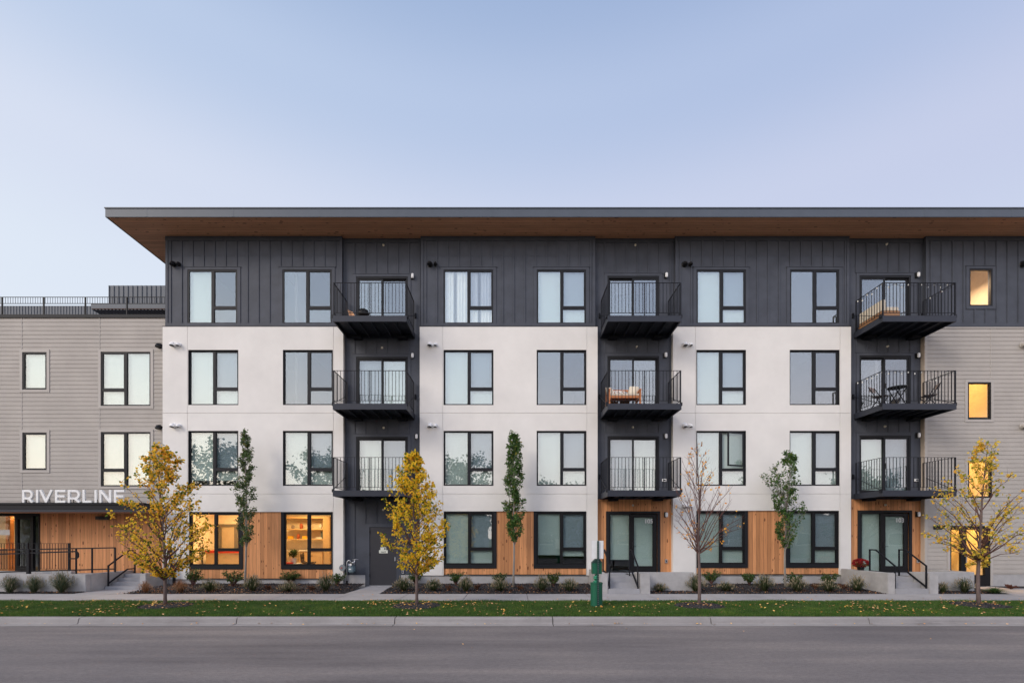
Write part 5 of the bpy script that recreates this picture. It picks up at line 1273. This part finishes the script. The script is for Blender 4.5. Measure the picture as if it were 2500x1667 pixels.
tree('linden_tree', 'open crowned young tree with pale yellow leaves before the lit stair door', 'tree', 2389, 13.0, 0, [(1077, 2402, 2424), (1100, 2380, 2440), (1125, 2368, 2446), (1160, 2322, 2450), (1200, 2302, 2478), (1235, 2270, 2505), (1265, 2300, 2515), (1300, 2288, 2520), (1320, 2272, 2520), (1345, 2318, 2485), (1370, 2345, 2445), (1386, 2362, 2432)], 58, 1.25, 1750, .07, YEL2, bark, 53, rb=.05, group=TG, twigs=6, crown_lo=1.15)
CG = 'slim columnar trees in the planting bed'
tree('columnar_tree', 'slim green columnar tree between the two lit ground floor windows', 'tree', 598.6, 17.3, .07, [(1050, 594, 604), (1080, 588, 612), (1120, 586, 615), (1170, 581, 620), (1210, 573, 621), (1250, 573, 621), (1290, 583, 619), (1322, 589, 606)], 75, 1.9, 3600, .072, GRN2, bark_g, 61, slim=True, rb=.04, group=CG, twigs=4, leaf_w=.6, lean=.1)
tree('columnar_tree', 'slim dense green columnar tree between the middle ground floor windows', 'tree', 1254.5, 17.3, .07, [(1060, 1248, 1262), (1080, 1243, 1271), (1110, 1240, 1275), (1150, 1236, 1277), (1200, 1234, 1278), (1240, 1233, 1282), (1270, 1233, 1280), (1300, 1243, 1270), (1313, 1249, 1262)], 80, 1.9, 5400, .078, GRN, bark_g, 67, slim=True, rb=.042, group=CG, twigs=4, leaf_w=.6)
tree('columnar_tree', 'columnar green tree with a side branch reaching left near the right white bay', 'tree', 1916, 17.3, .07, [(1103, 1927, 1936), (1128, 1908, 1942), (1138, 1862, 1946), (1160, 1858, 1947), (1172, 1876, 1947), (1190, 1884, 1940), (1205, 1892, 1950), (1240, 1897, 1954), (1280, 1896, 1951), (1310, 1899, 1939), (1326, 1909, 1929)], 58, 1.8, 2900, .078, GRN, bark_g, 71, slim=True, rb=.042, group=CG, twigs=4, leaf_w=.6)
# small leafy shoots on the bare stem of a columnar tree are part of its crown; trees across the street
OLD = leafmat('street_tree_leaves', [(0, (.03, .05, .02)), (.6, (.06, .09, .03)), (1, (.10, .12, .04))], .2)
def big_tree(x, y, H, Wd, seed, label):
    r = random.Random(seed); t = empty('street_tree', (x, y, 0), label, 'tree', 'mature trees across the street'); mb = MB(); mb.tube([(0, 0, -.05), (.1, 0, H*.3), (.05, .1, H*.62)], [.22, .17, .06], 9)
    lf = MB(); bb = MB()
    for i in range(26):
        az = i*2.4; rr = Wd/2*r.uniform(.5, 1); z = H*r.uniform(.28, .97); rr *= math.sqrt(max(.08, 1-((z/H-.55)/.5)**2)); e = Vector((rr*math.cos(az), rr*math.sin(az), z)); s = Vector((.05, 0, max(H*.2, z-rr*.8))); bb.tube([s, s.lerp(e, .5)+rvec(r)*.2, e], [.07, .04, .01], 5, cap=False)
        for q in range(170):
            p = s.lerp(e, r.uniform(.45, 1.08))+rvec(r)*r.uniform(0, 1.0); L = r.uniform(.2, .34); leaf_faces(lf, p, rvec(r), rvec(r), L, L*.7)
    mb.build('trunk', bark, t, smooth=True); bb.build('branches', bark, t); lf.build('crown', OLD, t)
for i, (x, H, Wd, lab) in enumerate([(-41, 8, 8, 'far left mature tree across the street'), (-27, 10.5, 9, 'tall mature tree across the street opposite the canopy'), (-17.5, 10, 7.5, 'tall mature tree across the street opposite the service door'), (-4, 9.5, 6.5, 'mature tree across the street opposite the middle bay'), (4.5, 7, 7, 'lower spreading tree across the street behind the photographer'), (13, 5.6, 7, 'low tree across the street opposite door 105'), (22, 6, 8, 'low tree across the street opposite door 103'), (33, 8, 8, 'far right mature tree across the street')]):
    big_tree(x, -7.5-(i % 3)*.8, H, Wd, 100+i, lab)

def house(x, y, w, dp, h, rh, label, wc):
    t = empty('house', (x, y, 0), label, 'house', 'houses across the street'); MB().box(-w/2, w/2, -dp/2, dp/2, -.1, h).build('wall', plain('house_paint', wc, .8), t)
    mb = MB(); e = .5; a = [(-w/2-e, -dp/2-e, h-.1), (w/2+e, -dp/2-e, h-.1), (w/2+e, dp/2+e, h-.1), (-w/2-e, dp/2+e, h-.1)]; r1, r2 = (-w/2+1, 0, h+rh), (w/2-1, 0, h+rh)
    mb.poly([a[0], a[1], r2, r1]); mb.poly([a[2], a[3], r1, r2]); mb.poly([a[1], a[2], r2]); mb.poly([a[3], a[0], r1]); mb.poly(a[::-1]); mb.build('roof', plain('dark_shingles', (.07, .065, .065), .9), t)
    for k in (-.3, .28):
        f = MB().box(k*w-.8, k*w+.8, dp/2-.02, dp/2+.05, 1.0, 2.3).build('window', M['white_paint'], t); MB().box(k*w-.7, k*w+.7, dp/2+.02, dp/2+.07, 1.1, 2.2).build('pane', M['black'], f)
    MB().box(-.5, .5, dp/2-.02, dp/2+.06, 0, 2.1).build('door', M['trim'], t)
for i, (x, w, h, rh, lab, wc) in enumerate([(-47, 15, 3.4, 2.6, 'far left grey house across the street', (.30, .31, .32)), (-28, 14, 3.6, 2.8, 'tan house across the street opposite the canopy', (.38, .33, .27)), (-10, 14, 3.4, 2.4, 'green grey house across the street opposite the left white bay', (.22, .26, .23)), (8, 15, 3.5, 2.6, 'blue grey house across the street behind the photographer', (.22, .26, .30)), (27, 15, 3.4, 2.6, 'brown house across the street opposite the right wing', (.26, .21, .17)), (46, 15, 3.5, 2.8, 'far right pale house across the street', (.42, .41, .38))]):
    house(x, -20, w, 9, h, rh, lab, wc)
t = empty('street_lamp', (-26.3, 3.2-8.6, 0), 'tall street lamp with a curved arm on the far side of the street', 'street lamp'); MB().tube([(0, 0, -.05), (0, 0, 7.4)], [.11, .06], 10).build('pole', M['metal'], t)
MB().tube([(0, 0, 7.35), (-.6, 0, 7.9), (-1.5, 0, 8.35), (-2.3, 0, 8.45)], .04, 8).build('arm', M['metal'], t); MB().box(-2.9, -2.25, -.14, .14, 8.38, 8.5).build('lamp_head', M['metal'], t, bevel=.03)

# ------------------------------------------------------------------ planting
TUFT = leafmat('fountain_grass', [(0, (.030, .050, .018)), (.5, (.055, .080, .028)), (.85, (.095, .10, .045)), (1, (.22, .19, .10))], .2, .6)
TUFTG = leafmat('blue_green_grass', [(0, (.035, .06, .03)), (.6, (.07, .10, .05)), (1, (.26, .22, .12))], .2, .6)
TAN = leafmat('tan_autumn_grass', [(0, (.12, .09, .05)), (.5, (.28, .14, .07)), (1, (.38, .20, .11))], .2, .6)
SHR = leafmat('shrub_leaves', [(0, (.025, .06, .015)), (.6, (.05, .105, .025)), (.93, (.09, .15, .03)), (1, (.25, .20, .04))], .2, .5)
seedh = plain('seed_heads', (.33, .27, .18), .9, .1)
def tuft(loc, W_, H_, label, mat, seed, n=230, heads=True, gr='ornamental grass tufts in the mulch'):
    r = random.Random(seed); t = empty('grass_tuft', loc, label, 'grass', gr); mb = MB(); hd = MB()
    for i in range(n):
        az = r.uniform(0, 6.28); sp = r.random()**.5; L = r.uniform(.6, 1.0); b = Vector((math.cos(az), math.sin(az), 0))*r.uniform(0, .05); out = Vector((math.cos(az+r.uniform(-.3, .3)), math.sin(az+r.uniform(-.3, .3)), 0)); R_ = W_/2*sp*r.uniform(.8, 1.1); hz = H_*L*(1-.62*sp**2)
        s = Vector((-out.y, out.x, 0))*.0052; p = [b, b+out*R_*.35+Vector((0, 0, hz*.72)), b+out*R_*.75+Vector((0, 0, hz)), b+out*R_*1.05+Vector((0, 0, hz*(1-.32*sp)))]
        k = len(mb.v)
        for j, q in enumerate(p): w = (1, .9, .6, .12)[j]; mb.v += [tuple(q-s*w), tuple(q+s*w)]
        for j in range(3): mb.f.append((k+2*j, k+2*j+1, k+2*j+3, k+2*j+2)); mb.m.append(0)
        if heads and r.random() < .2: e = p[2]+Vector((0, 0, H_*.1)); hd.tube([p[2], e, e+out*.02+Vector((0, 0, .03))], [.003, .009, .003], 4)
    mb.build('blades', mat, t)
    if hd.v: hd.build('seed_heads', seedh, t)['kind'] = 'stuff'
def shrub(loc, W_, H_, label, seed, mat=None, ls=.055, n=26, gr='small leafy shrubs in the mulch', per=15):
    r = random.Random(seed); t = empty('leafy_shrub', loc, label, 'shrub', gr); st = MB(); lf = MB()
    for i in range(n):
        az = r.uniform(0, 6.28); e = Vector((math.cos(az)*W_/2*r.uniform(.2, 1), math.sin(az)*W_/2*.8*r.uniform(.2, 1), H_*r.uniform(.45, 1))); m_ = e*.5+Vector((0, 0, H_*.12)); st.tube([(0, 0, -.02), m_, e], [.007, .005, .002], 4, cap=False)
        for q in range(per): u = r.uniform(.35, 1.02); p = m_.lerp(e, max(0, u*2-1)) if u > .5 else m_*(u*2); leaf_faces(lf, p+rvec(r)*.02, rvec(r)+Vector((0, 0, .15)), rvec(r)+Vector((0, 0, 1)), ls*r.uniform(.7, 1.2), ls*.55)
    st.build('stems', twigm, t); lf.build('foliage', mat or SHR, t)
def at(px, py):                     # the spot of the bed seen at that pixel
    y = 17.0
    for _ in range(12): y = (HC-bed_z(y))*F/(py-HY)
    return (X(px, min(y, 17.95)), max(15.95, min(y, 17.95)), bed_z(y)), min(y, 17.95)
TU = [(513, 1446, 45, 30, 'under the left lit window'), (617, 1445, 48, 32, 'right of the first columnar trunk'), (703, 1446, 36, 26, 'under the second lit window, smallest of its group'), (794.6, 1445, 44, 34, 'left of the service door path'), (986, 1445, 44, 33, 'right of the service door path, behind the yellow linden'), (1058.5, 1445, 40, 31, 'under the left end of the middle timber panel'), (1137, 1446, 44, 32, 'under the left window of the middle bay'), (1221, 1445, 42, 32, 'left of the middle columnar trunk'), (1324, 1445, 43, 30, 'right of the middle columnar trunk'), (1390.5, 1445, 42, 28, 'left of the pet waste station'), (1612, 1446, 34, 20, 'low, in front of the planter wall right of door 105'), (1698, 1446, 54, 36, 'behind the bare tree trunk'), (1773, 1445, 37, 25, 'right of the bare tree trunk'), (1866, 1446, 50, 34, 'left of the right columnar trunk'), (1946.5, 1446, 43, 31, 'right of the right columnar trunk'), (2023, 1446, 43, 29, 'under the rightmost ground floor window'), (2092.6, 1446, 52, 32, 'beside the cheek wall left of door 103')]
for i, (px, py, w, h, lab) in enumerate(TU):
    l, y = at(px, py-3); w *= (1, .8, 1.15, .92, 1.1)[i % 5]; h *= (.9, 1.1, .85, 1.15, 1)[i % 5]; tuft(l, w*y/F*1.4, h*y/F*1.15, 'dark green grass tuft '+lab, TUFT, 200+i, 430)
SHL = [(471, 1430, 46, 38, 'under the left corner of the left lit window'), (569, 1431, 52, 34, 'under the right corner of the left lit window'), (710, 1424, 48, 30, 'under the left side of the second lit window'), (823, 1429, 38, 26, 'against the pier left of the gas meter'), (1014, 1422, 36, 24, 'behind the yellow linden trunk'), (1113, 1428, 32, 28, 'under the left middle ground floor window'), (1219, 1424, 30, 22, 'behind the grass tuft beside the middle columnar tree'), (1352, 1429, 42, 28, 'under the right middle ground floor window'), (1737, 1425, 42, 30, 'behind the bare tree, under the timber panel'), (1830, 1428, 38, 26, 'left of the right columnar tree'), (1938, 1430, 42, 26, 'behind the right columnar trunk'), (2026, 1428, 43, 26, 'under the rightmost ground floor window of the white bay')]
for i, (px, py, w, h, lab) in enumerate(SHL):
    l, y = at(px, py); shrub(l, w*y/F*1.22, h*y/F*1.15, 'small green leafy shrub '+lab, 300+i, None, .066, 34)
for i, (px, w, h, mt, lab, heads) in enumerate([(25, 62, 46, TUFTG, 'grey green ornamental grass at the far left in front of the ramp wall', True), (83, 50, 44, TUFTG, 'middle grey green grass clump in front of the ramp wall', True), (150, 88, 56, TUFTG, 'largest arching grass clump at the right end of the ramp wall', True), (354, 42, 32, TAN, 'small tan autumn grass tuft left of the first tree trunk', False), (441, 56, 36, TAN, 'tan and reddish grass tuft right of the first tree trunk', False)]):
    l, y = at(px, 1446); tuft(l, w*y/F, h*y/F*1.02, lab, mt, 400+i, 420 if i < 3 else 260, heads, 'taller grasses near the ramp')
for px, lab in ((40, 'dark leafy shrub among the grasses at the far left'), (110, 'low leafy shrub between the grass clumps by the ramp wall')):
    l, y = at(px, 1442); shrub(l, .55, .38, lab, px)
for px, w, h, lab, i in ((2302, 27, 28, 'narrow dark grass tuft just right of the steps to door 103', 0), (2355, 62, 40, 'wide grass tuft in front of the right planter wall', 1)):
    l, y = at(px, 1446); tuft(l, w*y/F, h*y/F, lab, TUFT, 500+i, 330)
l, y = at(2430, 1448); tuft((l[0], l[1], 0), 1.0, .22, 'low spreading green grass clump right of the pale yellow tree', leafmat('bright_grass', [(0, (.03, .08, .015)), (1, (.07, .14, .03))]), 510, 420, False)
l, y = at(2468, 1433); shrub((l[0], l[1], 0), .5, .16, 'low reddish brown plant at the foot of the right wing', 511, leafmat('reddish_leaves', [(0, (.08, .03, .02)), (1, (.2, .07, .04))]), .04)
RED = leafmat('dry_red_leaves', [(0, (.07, .03, .02)), (.6, (.16, .07, .035)), (1, (.28, .13, .06))])
for px, py, w, h, lab in ((655, 1440, 26, 12, 'between the tufts under the left white bay'), (760, 1441, 24, 12, 'left of the tuft nearest the gas meter'), (1095, 1441, 26, 13, 'between two tufts left of the middle bay'), (1165, 1438, 24, 11, 'right of the tuft under the middle window'), (1270, 1440, 24, 12, 'at the foot of the middle columnar tree'), (1990, 1436, 24, 12, 'right of the right columnar tree'), (2058, 1438, 28, 13, 'between the two tufts nearest the rightmost steps')):
    l, y = at(px, py); shrub(l, w*y/F, h*y/F, 'low dry reddish plant '+lab, px, RED, .045, 14, 'low dry reddish plants in the mulch')
# red chrysanthemums in their pot
mum = [o for o in bpy.data.objects if o.name.startswith('flower_pot')][0]; r = random.Random(9); lf = MB(); st = MB()
for i in range(620):
    v = rvec(r); v = v*r.uniform(.72, 1.0); v.z = v.z*.85+.12; p = Vector((v.x*.27, v.y*.22, .23+v.z*.17))*1.0; leaf_faces(lf, p, v+rvec(r)*.6, rvec(r), .045, .04)
for i in range(160):
    v = rvec(r); v.z = abs(v.z)*.6-.1; leaf_faces(st, Vector((v.x*.22, v.y*.2, .17+v.z*.1)), v+rvec(r)*.6, rvec(r), .05, .03)
lf.build('blossoms', leafmat('dark_red_petals', [(0, (.16, .008, .012)), (.6, (.33, .015, .02)), (1, (.5, .04, .04))], .15), mum); st.build('foliage', SHR, mum)

# grass of the verge, fallen leaves, mulch chips -------------------
def fast_mesh(name, verts, faces_n, k, mat, kind='stuff', cat=None, label=None):
    me = bpy.data.meshes.new(name); n = len(verts); nf = n//k
    me.vertices.add(n); me.vertices.foreach_set('co', verts.astype(np.float32).ravel()); me.loops.add(n); me.loops.foreach_set('vertex_index', np.arange(n, dtype=np.int32))
    me.polygons.add(nf); me.polygons.foreach_set('loop_start', np.arange(0, n, k, dtype=np.int32)); me.polygons.foreach_set('loop_total', np.full(nf, k, dtype=np.int32)); me.materials.append(mat); me.update(); me.validate()
    o = bpy.data.objects.new(name, me); COL.objects.link(o); return tag(o, label, cat, None, kind)
rg = np.random.default_rng(5)
rings = [(X(p, d_), d_) for p, d_ in ((405, 12.9), (1017, 12.9), (1707, 12.9), (2390, 13.0))]
n = 330000; gx_ = rg.uniform(-16.5, 16.5, n); gy_ = YC1+.01+(YS0-YC1-.02)*rg.random(n)**1.15
n2 = 60000; gx_ = np.concatenate([gx_, rg.uniform(-40, -16.5, n2//2), rg.uniform(16.5, 40, n2//2)]); gy_ = np.concatenate([gy_, rg.uniform(YC1, YS0, n2)])
keep = np.ones(len(gx_), bool)
for cx, cy_ in rings: keep &= ((gx_-cx)/.63)**2+((gy_-cy_)/.58)**2 > 1
# thin, dry patches
pn = np.sin(gx_*1.7+3*np.sin(gy_*2.1))*np.sin(gy_*3.3+2*np.sin(gx_*.9)); dry = (pn > .78) & (rg.random(len(gx_)) < .55); keep &= ~dry
gx_, gy_ = gx_[keep], gy_[keep]; n = len(gx_)
hgt = rg.uniform(.022, .05, n)*(1+.3*np.sin(gx_*2.3)*np.cos(gy_*2.9)); az = rg.uniform(0, np.pi*2, n); ln_ = rg.normal(0, .018, (n, 2)); w = .0045
zz = .012*np.ones(n); vb = np.zeros((n, 3, 3))
vb[:, 0] = np.stack([gx_-np.cos(az)*w, gy_-np.sin(az)*w, zz-.02], 1); vb[:, 1] = np.stack([gx_+np.cos(az)*w, gy_+np.sin(az)*w, zz-.02], 1); vb[:, 2] = np.stack([gx_+ln_[:, 0], gy_+ln_[:, 1], zz+hgt], 1)
GRASS = leafmat('lawn_blades', [(0, (.036, .098, .014)), (.5, (.066, .155, .022)), (.85, (.11, .20, .034)), (.95, (.19, .18, .06)), (1, (.25, .2, .09))], .25, .5)
tt = GRASS.node_tree; geo = [x for x in tt.nodes if x.type == 'NEW_GEOMETRY'][0]; rp = [x for x in tt.nodes if x.type == 'VALTORGB'][0]
nz = noise(tt, 1.4, 4, .6, coords(tt)); mr = ramp(tt, [(.35, (.7, .78, .8)), (.55, (1, 1, 1)), (.68, (1.7, 1.35, 1.2))], nz.outputs[0]); mx_ = mixc(tt, rp.outputs[0], mr.outputs[0], 1., 'MULTIPLY')
for nd in tt.nodes:
    if nd.type == 'BSDF_PRINCIPLED': tt.links.new(mx_, nd.inputs['Base Color'])
    if nd.type == 'BSDF_TRANSLUCENT': tt.links.new(mx_, nd.inputs[0])
fast_mesh('grass', vb.reshape(-1, 3), None, 3, GRASS, 'stuff', 'grass', 'short green lawn grass covering the verge between kerb and pavement')
def scatter_leaves(name, pts, size, mat, label, lo=.6, hi=1.3):
    mb = MB(); r = random.Random(3)
    for x, y, z in pts:
        L = size*r.uniform(lo, hi); a = r.uniform(0, 6.28); leaf_faces(mb, Vector((x, y, z+r.uniform(.0, .012))), Vector((math.cos(a), math.sin(a), r.uniform(-.15, .35))), Vector((r.uniform(-.5, .5), r.uniform(-.5, .5), 1)), L, L*.7, .2, -.1)
    o = mb.build(name, mat); return tag(o, label, 'leaves', None, 'stuff')
r = random.Random(77); pts = []
cl_ = [(r.uniform(-16, 16), r.uniform(YC1+.2, YS0-.3), r.uniform(.25, 1.1)) for _ in range(26)]
for i in range(330): pts.append((r.uniform(-17, 17), r.uniform(YC1+.03, YS0-.05), .035))
for i in range(560): q = r.choice(cl_); pts.append((q[0]+r.gauss(0, q[2]), max(YC1+.03, min(YS0-.05, q[1]+r.gauss(0, .35))), .035))
for cx, cy_ in rings:
    for i in range(170 if cx < 0 else 90): a = r.uniform(0, 6.28); q = abs(r.gauss(0, .75)); y = cy_+math.sin(a)*q*.9; pts.append((cx+math.cos(a)*q*1.4, max(YC1+.05, min(y, YS0-.05)), .05 if q > .6 else .075))
LV = leafmat('fallen_leaf_colours', [(0, (.20, .10, .05)), (.2, (.55, .28, .12)), (.55, (.80, .48, .24)), (.8, (.85, .52, .10)), (1, (.7, .25, .06))], .1)
scatter_leaves('fallen_leaves', pts, .055, LV, 'orange and tan fallen leaves strewn over the grass verge')
pts = []
for a, b in ((-12.9, -5.5), (-4.3, 2.85), (4.55, 12.25), (13.95, 16), (-16, -14.4)):
    for i in range(int((b-a)*110)): y = YS1+.03+2.2*r.random()**1.5; pts.append((r.uniform(a, b), y, bed_z(y)+.02))
BR = leafmat('brown_fallen_leaves', [(0, (.07, .035, .022)), (.35, (.24, .10, .045)), (.75, (.48, .21, .09)), (1, (.68, .34, .13))], .1)
scatter_leaves('fallen_leaves', pts, .045, BR, 'brown fallen leaves littering the dark mulch beds')
pts = [(r.uniform(-16, 16), 11.09-abs(r.gauss(0, .05)), -.13) for i in range(95)]+[(r.uniform(-16, 16), r.uniform(8.2, 11), -.145) for i in range(10)]+[(r.uniform(-16, 16), r.uniform(YS0, YS1), .004) for i in range(26)]
scatter_leaves('fallen_leaves', pts, .05, LV, 'few stray leaves on the gutter, road and pavement')
mb = MB(); r = random.Random(8)
for a, b, dn in ((-12.8, -5.5, 900), (-4.3, 2.85, 900), (4.55, 12.25, 900), (13.95, 16, 700), (-17, -14.4, 500)):
    for i in range(int((b-a)*dn)):
        y = YS1+.02+2.3*r.random()**1.2; p = Vector((r.uniform(a, b), y, bed_z(y)+r.uniform(.0, .02))); d1 = rvec(r)*r.uniform(.012, .03); d2 = d1.cross(rvec(r)).normalized()*r.uniform(.006, .012); mb.quad(p-d1-d2, p+d1-d2, p+d1+d2, p-d1+d2)
for cx, cy_ in rings:
    for i in range(700): a = r.uniform(0, 6.28); q = .6*math.sqrt(r.random()); p = Vector((cx+math.cos(a)*q*1.04, cy_+math.sin(a)*q, .075-.05*q/.6+r.uniform(0, .015))); d1 = rvec(r)*r.uniform(.012, .028); d2 = d1.cross(rvec(r)).normalized()*.008; mb.quad(p-d1-d2, p+d1-d2, p+d1+d2, p-d1+d2)
o = mb.build('mulch_chips', leafmat('mulch_chip', [(0, (.014, .013, .014)), (.6, (.046, .044, .048)), (.9, (.095, .09, .096)), (1, (.15, .12, .10))], 0., .8)); tag(o, 'dark bark mulch chips covering the planting beds', 'mulch', None, 'stuff')
